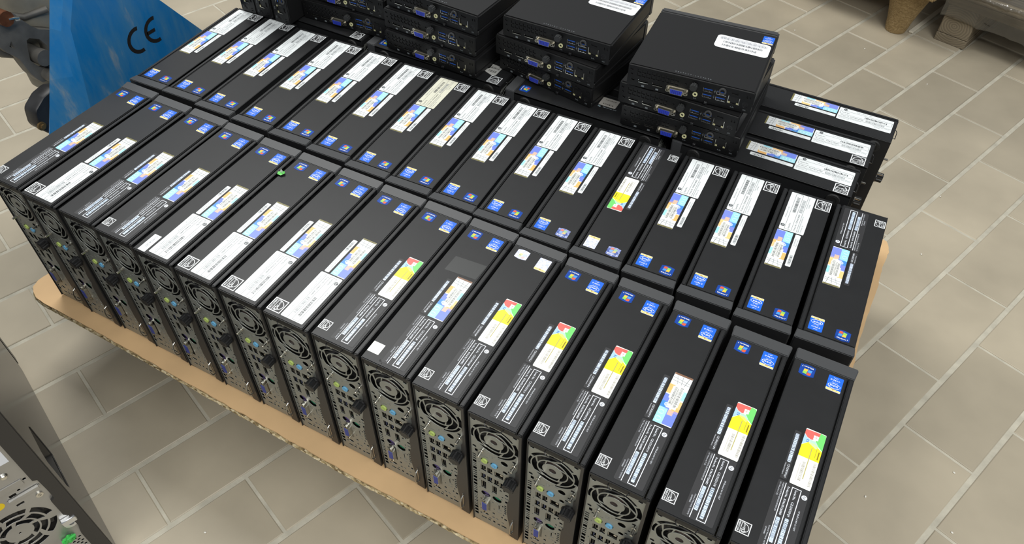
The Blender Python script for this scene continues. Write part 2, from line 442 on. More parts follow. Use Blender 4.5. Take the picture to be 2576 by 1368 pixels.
# ------------------------------------------------------------------ desktop computer (local: x across 65 mm, y rear->bezel 254 mm, z up 250 mm)
H = 0.2495
def m_chassis(bm): box(bm, (-.0308, .014, .002), (.0308, .238, .2445), .001, 1)
def m_cover(bm):
    # main shell: left sheet, top sheet and bottom sheet, ending in a folded rear lip
    box(bm, (-.0322, .0, .001), (-.0310, .239, H - .0002), .0003, 1)
    box(bm, (-.0322, .0, H - .0045), (.0252, .239, H), .0010, 2)
    box(bm, (-.0310, .002, .001), (.0252, .238, .0028))
    box(bm, (-.0300, .0006, H - .0105), (.0290, .0022, H - .0042))
def m_access(bm):
    box(bm, (.0312, .001, .002), (.0322, .239, H - .0008), .0003, 1)
    box(bm, (.0270, .0005, H - .0050), (.0322, .239, H - .0006), .0010, 2)
def m_bezel(bm):
    P = [(-.0324, .2393), (.0324, .2393), (.0335, .2518), (.0330, .2536), (.0318, .2545), (-.0318, .2545), (-.0330, .2536), (-.0335, .2518)]
    prism(bm, P, lambda x, y, h: (x, y, h + (.0015 * (y - .2393) / .0152 if h > .1 else 0)), .001, H + .0002)
    bmesh.ops.bevel(bm, geom=[e for e in bm.edges if all(v.co.z > H - .003 and v.co.y > .2395 for v in e.verts) or all(v.co.z > H - .003 and abs(v.co.x) > .0323 for v in e.verts)], offset=.0009, segments=2, affect='EDGES')
    bm.normal_update(); bmesh.ops.recalc_face_normals(bm, faces=bm.faces)
    for f in bm.faces: f.material_index = 1 if f.normal.z < .5 and f.normal.y > .3 else 0
def m_bezelface(bm):
    box(bm, (-.025, .2538, .02), (.025, .2550, .190), .0006, 1)
    for k in range(9): box(bm, (-.022, .2550, .03 + k * .006), (.022, .2556, .032 + k * .006))
def m_flange(bm):
    P = [(.0322, .002), (.0322, H - .004), (.0290, H - .004), (.0285, .172), (.0262, .168), (.0262, .150), (.0185, .112), (.0190, .094), (.0165, .088), (.0163, .062), (.0175, .050), (.0205, .030), (.0205, .004)]
    prism(bm, P, lambda x, z, h: (x, h, z), -.0004, .0008)
def rear_plate_mesh():
    out = [(-31, 3), (-24, 3), (-21, 1.5), (27, 1.5), (30.8, 4), (30.8, 238.5), (-31, 238.5)]
    hs = []
    cx_, cy_ = -2, 206.5
    for a0, a1, r1 in ((36, 101, 29.2), (105, 150, 30.0), (156, 193, 28.6), (-12, 31, 30.6), (-80, -16, 29.0)): hs.append(sector(cx_, cy_, 25.8, r1, a0, a1, 9))
    for k in range(5): hs.append(sector(cx_, cy_, 18.3, 24.4, k * 72 + 4, k * 72 + 68, 8, 22))
    for k in range(4): hs.append(sector(cx_, cy_, 12.0, 16.9, k * 90 + 30, k * 90 + 112, 8, 22))
    hs.append(circ(cx_, cy_, 4.4, 12))
    for x, y in ((-26.8, 236.2), (23.4, 235.2), (-26.8, 181), (23.2, 184.6)): hs.append(circ(x, y, 2.6, 10))
    for x, y, w_ in ((-14, 168, 9), (-5.4, 171.5, 5), (-5.4, 174.6, 5), (2.5, 176.5, 8)): hs.append(rect(x, y, w_, .9))
    hs += [circ(-14.2, 158.3, 5.0), circ(-1.6, 157.6, 5.0), circ(11, 171.5, 4.6), circ(12.2, 152.5, 3.2, 10)]
    for x, y in ((-16, 140.2), (-7.7, 139.8), (-16.2, 121), (-7.8, 120), (.8, 119.8), (8.6, 118)): hs.append(rect(x, y, 6.8, 12))
    hs += [rect(4.2, 139, 11.2, 11.5), rect(-16.2, 101, 6.4, 17), rect(-1.7, 100.3, 6.4, 17)]
    hs += [circ(-13.7, 79.5, 6.3), circ(1.6, 78.5, 6.3), circ(-14.5, 27.5, 4.6, 12, 2.4)]
    rnd = random.Random(3); y = 172.0
    hs.append(rect(-24.6, 173.5, 3.8, 6))
    y = 164
    while y > 18:
        h_ = rnd.choice((2.0, 2.6, 3.0, 6.0)); hs.append(rect(-27.4, y - h_ / 2, 4.8, h_)); y -= h_ + 1.9
    for k in range(5): hs.append(rect(13.0, 72 - k * 4.8, 2.8, 3.0))
    hs += [rect(13.6, 36.5, 3.6, 4), rect(-16.8, 15, 7, 3), rect(-9.6, 15, 4.4, 3), rect(-2.5, 15.8, 3, 4.2), rect(4, 14.2, 3.6, 3.6), rect(11.4, 15, 7, 3.6), circ(1.5, 27, 2.2, 8, 1.3), rect(-3.2, 38, 3, 4)]
    hs += [rect(4.4, 61, 1.2, 10), rect(4.4, 68, 5, 1.2), rect(5.4, 55, 5, 1.2), rect(4.8, 48, 6, 1.0), rect(14, 83, 3, 5), rect(14.6, 92, 5, 2), circ(14.5, 100, 2.4, 8), rect(8, 84, 1.6, 3), rect(-4.5, 66, 2, 2)]
    for y_ in (150, 130, 110, 90, 45): hs.append(rect(-21.6, y_, 1.4, 1.8))
    for x, y in ((17.5, 158), (20, 166)): hs.append(rect(x, y, 3, 3.4))
    for x, y, w_, h_ in ((-20.5, 62, 2.2, 3), (-20.5, 36, 2.2, 3), (-5, 90, 1.6, 2), (6.5, 105, 2.6, 3.4), (11, 109, 2.4, 4), (-9.5, 112, 1.6, 1.6), (9, 91, 2, 3), (-8, 20.5, 3, 2.4), (8.5, 38, 2, 4), (10.6, 46, 2, 3), (-3.6, 27, 3, 2.6), (9.5, 24, 3, 2), (-21, 24, 2.4, 3), (-2.5, 50, 1.4, 3), (9.4, 68, 1.6, 4), (15, 128, 2.4, 4), (13.5, 137, 2.6, 4), (-21.5, 168, 2.6, 3)): hs.append(rect(x, y, w_, h_))
    k = 0.001
    f = lambda P: [(a * k, b * k) for a, b in P]
    return plate('rear_plate', STEEL, f(out), [f(h) for h in hs], .0008, lambda a, b, h: (a, .0022 + h, b))
def m_fan(bm):
    cyl(bm, (-.002, .0105, .2065), .0285, .0012, 'y', 24, 2)
    cyl(bm, (-.002, .0055, .2065), .0125, .005, 'y', 20, 0); cyl(bm, (-.002, .0052, .2065), .0105, .0004, 'y', 18, 1)
    for k in range(7):
        a = 2 * PI * k / 7
        P = [Vector((.012 * math.cos(a), .012 * math.sin(a))), Vector((.0265 * math.cos(a + .35), .0265 * math.sin(a + .35))), Vector((.0265 * math.cos(a + .8), .0265 * math.sin(a + .8))), Vector((.012 * math.cos(a + .55), .012 * math.sin(a + .55)))]
        for h0, q in ((.0065, P),):
            vs = [bm.verts.new((-.002 + p.x, h0 + (0.003 if i in (1, 0) else 0), .2065 + p.y)) for i, p in enumerate(q)]
            bm.faces.new(vs).material_index = 0
def m_screw(bm):
    cyl(bm, (0, .0030, 0), .0023, .002, 'y', 10, 0); box(bm, (-.0018, .0026, -.0003), (.0018, .0034, .0003), 0, 1, 1); box(bm, (-.0003, .0026, -.0018), (.0003, .0034, .0018), 0, 1, 1)
def jack_mesh(m): return mesh_of('audio_jack', [m, DARK], lambda bm: (ring(bm, (0, .0004, 0), .0017, .0040, .004, 'y', 16, 0), cyl(bm, (0, .0035, 0), .0018, .001, 'y', 10, 1)), 40)
def ps2_mesh(m): return mesh_of('round_port', [m, DARK], lambda bm: (cyl(bm, (0, .005, 0), .0060, .004, 'y', 18, 0), cyl(bm, (0, .0045, .0015), .0022, .001, 'y', 8, 1)), 40)
def m_vga(bm):
    prism(bm, rrect(-.0052, -.0165, .0052, .0165, .0016, 2), lambda a, b, h: (a, h, b), .0004, .0030, 0)
    prism(bm, [(-.0040, -.0100), (.0036, -.0085), (.0036, .0085), (-.0040, .0100)], lambda a, b, h: (a, h, b), -.0052, .0010, 0)
    prism(bm, [(-.0033, -.0088), (.0029, -.0075), (.0029, .0075), (-.0033, .0088)], lambda a, b, h: (a, h, b), -.0056, -.0050, 1)
    for s in (-1, 1):
        cyl(bm, (0, -.0052, s * .0132), .0026, .0065, 'y', 6, 0); cyl(bm, (0, -.0055, s * .0132), .0012, .001, 'y', 8, 2)
def m_usb(bm):
    box(bm, (-.0031, .0028, -.0057), (-.0026, .008, .0057), 0, 1, 0); box(bm, (.0026, .0028, -.0057), (.0031, .008, .0057), 0, 1, 0)
    box(bm, (-.0008, .0030, -.0045), (.0006, .0075, .0045), 0, 1, 1); box(bm, (.0008, .0028, -.0050), (.0026, .0034, -.0030), 0, 1, 0)
    box(bm, (-.0031, .0080, -.0057), (.0031, .0084, .0057), 0, 1, 2)
def m_lan(bm):
    box(bm, (-.0052, .0028, -.0056), (.0052, .0034, -.0046), 0, 1, 0); box(bm, (-.0052, .0028, -.0056), (-.0046, .0034, .0056), 0, 1, 0)
    box(bm, (.001, .003, -.001), (.0042, .006, .002), 0, 1, 0); box(bm, (-.0052, .008, -.0056), (.0052, .0086, .0056), 0, 1, 1)
def m_dp(bm):
    box(bm, (-.0028, .0028, -.008), (-.0022, .006, .008), 0, 1, 0); box(bm, (-.0028, .0028, -.008), (.0028, .0034, -.0068), 0, 1, 0); box(bm, (-.0003, .0034, -.006), (.0012, .006, .006), 0, 1, 1); box(bm, (-.003, .007, -.0083), (.003, .0075, .0083), 0, 1, 1)
def m_standoff(bm): cyl(bm, (0, -.0085, 0), .0016, .0115, 'y', 8, 0); cyl(bm, (0, -.0088, 0), .0011, .001, 'y', 6, 0); cyl(bm, (0, -.0010, 0), .0026, .0012, 'y', 6, 0)
def m_thumb(bm):
    n = 14; P = []
    for i in range(2 * n):
        r = .0076 if i % 2 == 0 else .0066; a = PI * i / n; P.append((r * math.cos(a), r * math.sin(a)))
    prism(bm, P, lambda a, b, h: (a, h, b), -.0132, -.0042, 0)
    cyl(bm, (0, -.0138, 0), .0050, .0010, 'y', 14, 0, .0062); cyl(bm, (0, -.0044, 0), .0085, .0016, 'y', 18, 0); cyl(bm, (0, -.0030, 0), .0060, .003, 'y', 14, 0)
def m_loop(bm):
    box(bm, (-.0006, -.0010, -.018), (.0006, .0006, .018)); pts = [(0, -.0005, -.0135), (0, -.0045, -.012), (0, -.0068, -.007), (0, -.0074, 0), (0, -.0068, .007), (0, -.0045, .012), (0, -.0005, .0135)]
    tube(bm, pts, .0009, 6)
def m_handle(bm): tube(bm, [(-.0115, .0015, H - .006), (-.0110, -.0016, H - .0062), (-.0090, -.0034, H - .0078), (.0080, -.0034, H - .0078), (.0100, -.0016, H - .0062), (.0108, .0015, H - .006)], .0006, 6)
def m_foot(bm): cyl(bm, (0, 0, 0), .0100, -.0022, 'x', 20, 0, .0090); ring(bm, (-.0022, 0, 0), .0055, .0072, -.0005, 'x', 18)
ME = dict(
    chassis=mesh_of('chassis', DARK, m_chassis), cover=mesh_of('cover', COVER, m_cover), access=mesh_of('access_panel', COVER, m_access),
    bezel=mesh_of('bezel', [BEZEL, BEZELD], m_bezel), bezelface=mesh_of('bezel_grille', BEZELD, m_bezelface), flange=mesh_of('rear_flange', FLANGE, m_flange),
    rear=rear_plate_mesh(), fan=mesh_of('fan', [KNOB, mat('fan_sticker', (0.10, 0.07, 0.065), 0.4), DARK], m_fan), screw=mesh_of('screw', [FLANGE, DARK], m_screw),
    jl=jack_mesh(LIME), jb=jack_mesh(CYAN), pp=ps2_mesh(PURP), pg=ps2_mesh(GREEN), vga=mesh_of('video_port', [CHROME, VGAB, DARK], m_vga),
    usb=mesh_of('usb_port', [CHROME, mat('usb_navy', '1c2a4e', .45), DARK], m_usb), usbk=mesh_of('usb_port', [CHROME, KNOB, DARK], m_usb), lan=mesh_of('network_port', [CHROME, DARK], m_lan), dp=mesh_of('display_port', [CHROME, DARK], m_dp),
    standoff=mesh_of('standoff', CHROME, m_standoff), thumb=mesh_of('thumbscrew', KNOB, m_thumb), loop=mesh_of('lock_loop', mat('loop_steel', (.42, .42, .40), .35, 1.0), m_loop), handle=mesh_of('latch_wire', mat('latch_black', (.03, .03, .032), .3, .6), m_handle),
    foot=mesh_of('foot', RUB, m_foot))
LB = dict(proc=processor_sticker(), procw=processor_sticker(True), win=windows_sticker(), winw=windows_sticker(1), winx=windows_sticker(2), star=energy_label(True), starS=energy_label(False),
          coa=[licence_blue(FOIL, 3), licence_blue(FOIL, 9), licence_blue(FOIL, 5, True)], coab=licence_blue(FOILB, 4), coac=[licence_colour(2), licence_colour(8)],
          white=[product_label(True, None, 'F2P86EC#ABD', seed=3), product_label(True, None, 'F2P86EC#ABD', seed=11)], yellow=product_label(True, None, 'F2P86EC#ABD', 'd9d8c6', seed=5),
          bcw=barcode_label(True, None, 4), bcy=barcode_label(True, None, 6), tagw=tag_white('COMGAGE2'), seal=square_sticker())
ORD = ['', 'first', 'second', 'third', 'fourth', 'fifth', 'sixth', 'seventh', 'eighth', 'ninth', 'tenth', 'eleventh', 'twelfth', 'thirteenth', 'fourteenth', 'fifteenth', 'sixteenth']

def computer(x, y, yaw, label, group, kind='W', serial=None, star='star', proc='proc', win='win', coa=None, rear=True, feet=False, extra=None, seed=0, stickers=True):
    """x,y: middle of the rear edge at board level"""
    t = empty('desktop_computer', (x, y, 0.0006), yaw)
    tag(t, label, 'computer', group)
    inst('chassis', ME['chassis'], t); cv = inst('cover', ME['cover'], t); inst('access_panel', ME['access'], t)
    bz = inst('bezel', ME['bezel'], t); inst('grille', ME['bezelface'], bz)
    z = H + .00005
    def st(n, me): return inst(n, me, t, (0, 0, z))
    if stickers:
        if proc: st('processor_sticker', LB[proc])
        if win: st('system_sticker', LB[win])
        if kind in 'WY':
            st('product_label', LB['yellow'] if kind == 'Y' else LB['white'][seed % 2]); st('barcode_label', LB['bcy' if kind == 'Y' else 'bcw'])
        elif kind == 'B':
            st('product_label', product_label(False, serial, seed=seed)); st('barcode_label', barcode_label(False, serial, seed))
        if coa: st('licence_label', coa)
        if star: st('energy_label', LB[star])
    if rear:
        rp = inst('rear_plate', ME['rear'], t); inst('fan', ME['fan'], t); inst('rear_flange', ME['flange'], t)
        for sx, sz in ((-26.8, 236.2), (23.4, 235.2), (-26.8, 181), (23.2, 184.6)): inst('screw', ME['screw'], rp, (sx / 1e3, 0, sz / 1e3))
        inst('audio_jack', ME['jl'], t, (-.0142, 0, .1583)); inst('audio_jack', ME['jb'], t, (-.0016, 0, .1576))
        for ux, uz, q in ((-16, 140.2, 'usbk'), (-7.7, 139.8, 'usbk'), (-16.2, 121, 'usb'), (-7.8, 120, 'usb'), (.8, 119.8, 'usbk'), (8.6, 118, 'usbk')): inst('usb_port', ME[q], t, (ux / 1e3, 0, uz / 1e3))
        inst('network_port', ME['lan'], t, (.0042, 0, .139)); inst('display_port', ME['dp'], t, (-.0162, 0, .101)); inst('display_port', ME['dp'], t, (-.0017, 0, .1003))
        inst('round_port', ME['pp'], t, (-.0137, 0, .0795)); inst('round_port', ME['pg'], t, (.0016, 0, .0785))
        inst('video_port', ME['vga'], t, (-.0128, .0014, .0570))
        inst('standoff', ME['standoff'], t, (-.0163, 0, .181)); inst('standoff', ME['standoff'], t, (.0245, 0, .181))
        inst('thumbscrew', ME['thumb'], t, (.0225, .0008, .1470)); inst('lock_loop', ME['loop'], t, (.0242, 0, .0330)); inst('latch_wire', ME['handle'], t)
    if feet:
        for fy in (.021, .220):
            for fz in (.015, .2355): inst('foot', ME['foot'], t, (-.0321, fy, fz))
    if extra: extra(t, z)
    return t

# ---- front row (rear sides to the viewer)
X1 = [0, .0703, .1412, .21, .2802, .3502, .4203, .4907, .56, .6293, .6981, .7687, .8392, .9103, .9821, 1.0538]
Y1 = [.0001, -.0016, .0001, -.0012, -.0024, -.0021, -.0012, -.0017, 0, .0008, -.0005, -.0013, -.0006, -.0029, -.006, -.0022]
A1 = .015
def xtra5(t, z): inst('paper_tag', LB['tagw'], t, (0, 0, z))
def blotch(t, z, pts, m, name):
    s = Sheet(lambda a, b: (a, b))
    for P in pts: s.poly(P, m, .04)
    inst(name, s.mesh(name), t, (0, 0, z))
STAIN = mat('black_stain', (.006, .006, .006), .6)
def speck(u, v, r, seed):
    q = random.Random(seed); return [(u + r * q.uniform(.5, 1.2) * math.cos(k * 1.05), v + r * q.uniform(.5, 1.3) * math.sin(k * 1.05)) for k in range(6)]
def xtra10(t, z):
    inst('seal_sticker', LB['seal'], t, (0, 0, z))
    blotch(t, z, [[(-20, 158), (22, 161), (23.5, 187), (-19, 184)]], mat('residue', (.026, .028, .028), .43), 'glue_residue')
    blotch(t, z, [speck(a, b, r, i) for i, (a, b, r) in enumerate(((-4, 143, 1.6), (-6, 140.5, 1.0), (-10, 6, 1.8), (-7, 3.5, 1.2), (-1, 216, 1.0), (1, 214, .8), (-22, 226, 1.5), (-9, 205, .8), (4, 191, .7), (-15, 190, .7)))], STAIN, 'black_specks')
def xtra2(t, z): blotch(t, z, [speck(a, b, r, i) for i, (a, b, r) in enumerate(((-12.3, 52.3, 1.8), (-24.7, 58.3, 2.0), (-20.5, 85.6, 2.2)))], STAIN, 'black_specks')
def m_tab(bm):
    prism(bm, [(-.005, 0), (-.002, .004), (.003, .005), (.006, .001), (.003, -.004), (-.003, -.004)], lambda a, b, h: (a, b, h + .001 + abs(a) * .3), 0, .0003, 0)
    prism(bm, [(-.003, .001), (.002, .001), (.003, .006), (.001, .009)], lambda a, b, h: (a, .001 + h, b), 0, .0003, 1)
def xtra6(t, z):
    o = inst('green_tab', mesh_of('green_tab', [mat('tab_green', '57c04f', .4), mat('tab_white', 'e6eae6', .5)], m_tab), t, (-.0305, .2015, z + .0004)); o['label'] = 'small green peeled sticker tab'
FR = [ # kind, serial, star, proc, win, coa, extra, description
    ('B', 'CZC50231D4', 'starS', 'proc', 'win', LB['coa'][0], None, 'dark printed label, beside the blue jack'),
    ('W', None, 'star', 'proc', 'win', LB['coa'][1], None, 'white product label and emblem'),
    ('B', 'CZC53351M7', None, 'proc', 'win', LB['coa'][0], None, 'dark printed label and no emblem'),
    ('B', 'CZC53351KC', 'starS', 'proc', 'win', LB['coa'][1], None, 'dark printed label and small emblem'),
    ('W', None, None, 'proc', 'win', LB['coa'][0], xtra5, 'white product label plus lettered tag'),
    ('W', None, 'star', 'proc', 'win', LB['coa'][1], xtra6, 'white label and a green peeled tab'),
    ('W', None, 'star', 'proc', 'win', LB['coa'][0], None, 'white product label'),
    ('W', None, 'star', 'proc', 'win', LB['coa'][1], None, 'white label, rightmost with one'),
    ('B', 'CZC50231D7', 'starS', 'proc', 'win', LB['coac'][0], None, 'red, green and yellow licence sticker'),
    ('B', 'CZC5335LJB', None, 'proc', 'win', LB['coab'], xtra10, 'silver seal sticker at its rear'),
    ('B', 'CZC54701NP', 'starS', 'procw', 'winx', LB['coac'][1], None, 'two washed-out silvery bezel stickers'),
    ('B', 'CZC50231L6', 'starS', 'proc', 'win', LB['coac'][0], None, 'yellow licence sticker'),
    ('B', 'CZC54901P6', 'starS', 'proc', 'win', LB['coac'][1], None, 'yellow licence sticker'),
    ('B', 'CZC5320911', 'starS', 'proc', 'win', LB['coab'], None, 'blue licence sticker with brown end'),
    ('B', 'CZC50231CM', 'starS', 'proc', 'win', LB['coac'][0], None, 'yellow licence sticker'),
    ('B', 'CZC5471PQ9', 'starS', 'proc', 'win', LB['coac'][1], None, 'nearest the right edge'),
]
for i, (kd, ser, stx, pr, wi, coa, ex, desc) in enumerate(FR):
    computer(X1[i] + .033, Y1[i], A1, 'black desktop computer, %s from left in front row, %s' % (ORD[i + 1], desc), 'desktop computers in the front row', kd, ser, stx, pr, wi, coa, True, False, ex, i)

# ---- second row (bezels to the viewer)
X2 = [-.0075, .0602, .1294, .2024, .2731, .3435, .4133, .4819, .552, .6199, .6899, .7596, .8298, .9006, .971, 1.0415]
Y2 = [.2611, .2634, .2613, .2619, .2624, .2607, .2585, .2585, .2590, .2600, .2590, .2600, .2626, .2648, .2625, .266]
A2 = .0437
for i in range(16):
    kd, ser, stx, pr, wi = 'W', None, 'star', 'proc', 'win'; coa = LB['coa'][(i * 7 // 3) % 2]; desc = 'white product label'
    if i == 0: desc = 'white label, beside the blue jack'
    if i == 6: kd = 'Y'; desc = 'yellowed product label'
    if i == 10: wi = 'winw'; desc = 'white label and one glare-washed bezel sticker'
    if i == 11: kd, ser, stx, pr, wi = 'B', 'CZC54901NV', 'starS', 'procw', 'winw'; coa = LB['coac'][0]; desc = 'red, green and yellow licence sticker'
    if i == 13: coa = LB['coa'][2]
    if i == 15: kd, ser, stx = 'B', 'CZC53351M4', 'starS'; coa = LB['coa'][2]; desc = 'dark printed label'
    bx, by = X2[i] + .033, Y2[i]                      # middle of the bezel front
    rx, ry = bx - .2545 * math.sin(A2), by + .2545 * math.cos(A2)
    computer(rx, ry, A2 + PI, 'black desktop computer, %s from left in second row, %s' % (ORD[i + 1], desc), 'desktop computers in the second row', kd, ser, stx, pr, wi, coa, False, False, xtra2 if i == 6 else None, i)

# ---- crosswise computers behind (bezels to the left, rear sides to the right)
def cross(xr, yc, yaw, label, kind='W', star='star', coa=0, extra=None, group='crosswise desktop computers at the back', stickers=True, rear=True):
    return computer(xr, yc, PI / 2 + yaw, label, group, kind, None, star, 'proc', 'win', LB['coa'][coa] if kind == 'W' else None, rear, True, extra, coa, stickers)
cross(1.0441, .5712, .012, 'black desktop computer lying crosswise, front of the three at right back')
cross(1.0497, .6450, .022, 'black desktop computer lying crosswise, middle of the three at right back', coa=1)
cross(1.0676, .7190, .006, 'black desktop computer lying crosswise, rearmost of the three at right back', star=None, coa=2)
def paper(t, z):
    s = Sheet(fr_lbl(111.8)); s.base(rrect(0, 1.5, 27.5, 22.5, 1.8), 'b9b5ae'); s.bars(6, 24, 16, 18.5, '5a544e', .25, 4, .5); s.bars(6, 24, 5, 8, '5a544e', .25, 9, .6)
    inst('paper_label', s.mesh('paper_label'), t, (0, 0, z))
    s = Sheet(fr_lbl(111.8)); s.text('hp', 1, -3.6, 5, 'b8d4e0', bold=1); s.text('EliteDesk 800', 9, -3.0, 3.0, 'b8c4cc', width=22)
    inst('printed_text', s.mesh('printed_text'), t, (0, 0, z))
cross(.7721, .5643, .012, 'black desktop computer lying crosswise under the middle stack of small computers', kind='N', star=None, extra=paper)
def paper2(t, z):
    s = Sheet(fr_lbl(46)); s.base([(0, -6), (22, -14), (26, -10), (26, 14), (6, 16), (8, 4)], 'b4b4b0'); s.bars(9, 24, -6, 0, '4a4a48', .25, 4, .6); s.bars(9, 24, 4, 9, '4a4a48', .25, 6, .5)
    inst('paper_label', s.mesh('paper_label'), t, (0, 0, z))
cross(.5066, .5645, .004, 'black desktop computer lying crosswise, torn barcode paper near its right end', kind='N', extra=paper2)
cross(.2408, .5645, -.004, 'black desktop computer lying crosswise beneath the upright small computers', kind='N')
for xr in (.785, .512, .246):
    for yc in (.645, .719):
        cross(xr, yc, .008, 'black desktop computer hidden behind and beneath the stacks of small computers', group='desktop computers hidden under the small ones', stickers=False, rear=False)

# ------------------------------------------------------------------ mini computer (local: x across 176, y rear->front 172, z up 34)
def m_mtop(bm):
    box(bm, (-.0878, .0012, .0085), (.0878, .1575, .0340), .0022, 3)
def m_mbase(bm):
    box(bm, (-.0872, .0020, .0012), (.0872, .1575, .0082), .0010, 1)
    for sx in (-.07, .07):
        for sy in (.02, .135): cyl(bm, (sx, sy, 0), .006, .0014, 'z', 12)
def m_mbez(bm):
    box(bm, (-.0878, .1578, .0012), (.0878, .1700, .0340), .0022, 3)
def mini_rear():
    k = 0.001; hs = []
    for c in range(9):
        for r in (0, 1): hs.append(rect(-71 + c * 6.7, 26.6 - r * 6.0, 5.2, 4.8))
    hs += [rect(-63.6, 11.2, 14.4, 4.6), rect(-43.2, 11.2, 14.4, 4.6), rect(62, 16.5, 15.4, 11.5), circ(78, 13.6, 4.3, 16), rect(62.2, 27, 8.6, 3.2), rect(78.5, 26, 1.6, 4), rect(82.5, 26, 1.6, 4), rect(-82, 27.4, 4, 3), circ(-81, 20, 1.4, 8), circ(-78.5, 12, 2.4, 10)]
    for x, y in ((26, 22.5), (26, 13.5), (44.4, 22.5), (44.4, 13.5)): hs.append(rect(x, y, 13.4, 5.6))
    hs += [circ(-5, 24, 1.3, 8)]
    f = lambda P: [(a * k, b * k) for a, b in P]
    out = rrect(-87.0, 1.6, 87.0, 33.2, 2.0, 3)
    return plate('rear_panel', MINIR, f(out), [f(h) for h in hs], .0010, lambda a, b, h: (a, .0004 + h, b))
def m_mvga(bm):
    prism(bm, rrect(-.0155, -.0052, .0155, .0052, .002, 2), lambda a, b, h: (a, h, b), -.0012, .0004, 0)
    prism(bm, [(-.0086, -.0040), (.0086, -.0040), (.0098, .0042), (-.0098, .0042)], lambda a, b, h: (a, h, b), -.0062, -.0010, 0)
    prism(bm, [(-.0076, -.0034), (.0076, -.0034), (.0086, .0030), (-.0086, .0030)], lambda a, b, h: (a, h, b), -.0066, -.0060, 1)
    for r in range(3):
        for c in range(5): cyl(bm, (-.0052 + c * .0026, -.0068, .0018 - r * .0020), .0005, .0004, 'y', 5, 2)
    for s in (-1, 1): ring(bm, (s * .0128, -.0058, 0), .0012, .0026, .0056, 'y', 8, 0)
def m_maud(bm): ring(bm, (0, -.0012, 0), .0017, .0034, .003, 'y', 18, 0); cyl(bm, (0, .0006, 0), .0018, .001, 'y', 10, 1)
def m_musb(bm):
    box(bm, (-.0066, -.0003, -.0028), (.0066, .0005, -.0023), 0, 1, 0); box(bm, (-.0066, -.0003, -.0028), (-.0061, .0005, .0028), 0, 1, 0)
    box(bm, (-.0055, .0008, .0002), (.0058, .0080, .0014), 0, 1, 1); box(bm, (-.0067, .008, -.0028), (.0067, .0085, .0028), 0, 1, 2)
    for c in (-.003, .002): box(bm, (c, -.0002, -.0022), (c + .0008, .0006, -.0014), 0, 1, 0)
def m_mdp(bm): box(bm, (-.0070, -.0004, -.0022), (.0070, .0005, -.0014), 0, 1, 0); box(bm, (-.0050, .001, .0000), (.0060, .006, .0010), 0, 1, 1); box(bm, (-.0072, .007, -.0024), (.0072, .0075, .0024), 0, 1, 1); box(bm, (-.0075, -.0003, .0006), (-.0071, .0004, .0024), 0, 1, 0)
def m_mlan(bm):
    box(bm, (-.0078, -.0006, -.0050), (-.0072, .0005, .0058), 0, 1, 0); box(bm, (.0072, -.0006, -.0056), (.0078, .0005, .0050), 0, 1, 0)
    box(bm, (-.0072, -.0004, -.0054), (-.0042, .0006, -.0034), 0, 1, 2); box(bm, (.0042, -.0004, -.0054), (.0072, .0006, -.0034), 0, 1, 2)
    box(bm, (-.0078, .008, -.0058), (.0078, .0085, .0058), 0, 1, 1)
def m_mdc(bm): ring(bm, (0, .0006, 0), .0030, .0043, .004, 'y', 16, 0); cyl(bm, (0, .0020, 0), .0009, .004, 'y', 8, 0); cyl(bm, (0, .0060, 0), .0043, .0006, 'y', 14, 0)
def m_mknob(bm):
    n = 11; P = []
    for i in range(2 * n):
        r = .0052 if i % 2 == 0 else .0043; a = PI * i / n; P.append((r * math.cos(a), r * math.sin(a)))
    prism(bm, P, lambda a, b, h: (a, h, b), -.0085, -.0016, 0); cyl(bm, (0, -.0018, 0), .0036, .002, 'y', 12); cyl(bm, (0, -.0088, 0), .0026, .0004, 'y', 10)
def m_mant(bm): ring(bm, (0, -.0016, 0), .0030, .0052, .0016, 'y', 20)
def m_mtab(bm): box(bm, (-.0022, -.0030, -.0016), (.0022, .0004, .0022), .0005, 1)
def m_mprint(bm):
    def ln(x0, z0, x1, z1): box(bm, (x0, -.00025, z0), (x1, -.00012, z1))
    for x in (-.0655, -.0450, -.0155): box(bm, (x, -.00025, .0030), (x + .004, -.00012, .0056))
    for k in range(4): ln(.0085 + k * .0012, .0045, .0091 + k * .0012, .0062 - (k % 2) * .0008)
    for k in range(4): ln(.0595 + k * .0014, .0050, .0602 + k * .0014, .0068 - (k % 2) * .0009)
    ln(.0765, .0060, .0805, .0064); ln(.0765, .0048, .0775, .0052); ln(.0780, .0048, .0790, .0052); ln(.0795, .0048, .0805, .0052)
    for z in (.0205, .0120): ln(.0350, z, .0354, z + .005); ln(.0340, z + .002, .0365, z + .0026)
MM = dict(top=mesh_of('top_cover', MINI, m_mtop, 35), base=mesh_of('bottom_case', MINI, m_mbase), bez=mesh_of('front_bezel', MINIF, m_mbez, 35), rear=mini_rear(),
          vga=mesh_of('video_port', [mat('warm_metal', (.50, .475, .41), .33, 1.0), mat('port_blue_bright', '2b3fb8', .4), DARK], m_mvga), aud=mesh_of('audio_jack', [IVORY, DARK], m_maud, 40),
          usb=mesh_of('usb_port', [CHROME, USBB, DARK], m_musb), dp=mesh_of('display_port', [CHROME, DARK], m_mdp), lan=mesh_of('network_port', [CHROME, DARK, mat('led_ivory', 'b8b48c', .4)], m_mlan),
          dc=mesh_of('power_socket', KNOB, m_mdc), knob=mesh_of('thumbscrew', mat('knob_grey', (.03, .031, .032), .35), m_mknob), ant=mesh_of('antenna_plug', mat('antenna_grey', (.06, .06, .06), .4), m_mant), tab=mesh_of('latch_tab', KNOB, m_mtab),
          pr=mesh_of('port_marks', mat('print_grey', '70767a', .5), m_mprint), inner=mesh_of('chassis', DARK, lambda bm: box(bm, (-.086, .010, .003), (.086, .15, .032))))
def m_sleeve(bm):
    # thin case walls round the recessed rear panel
    pass
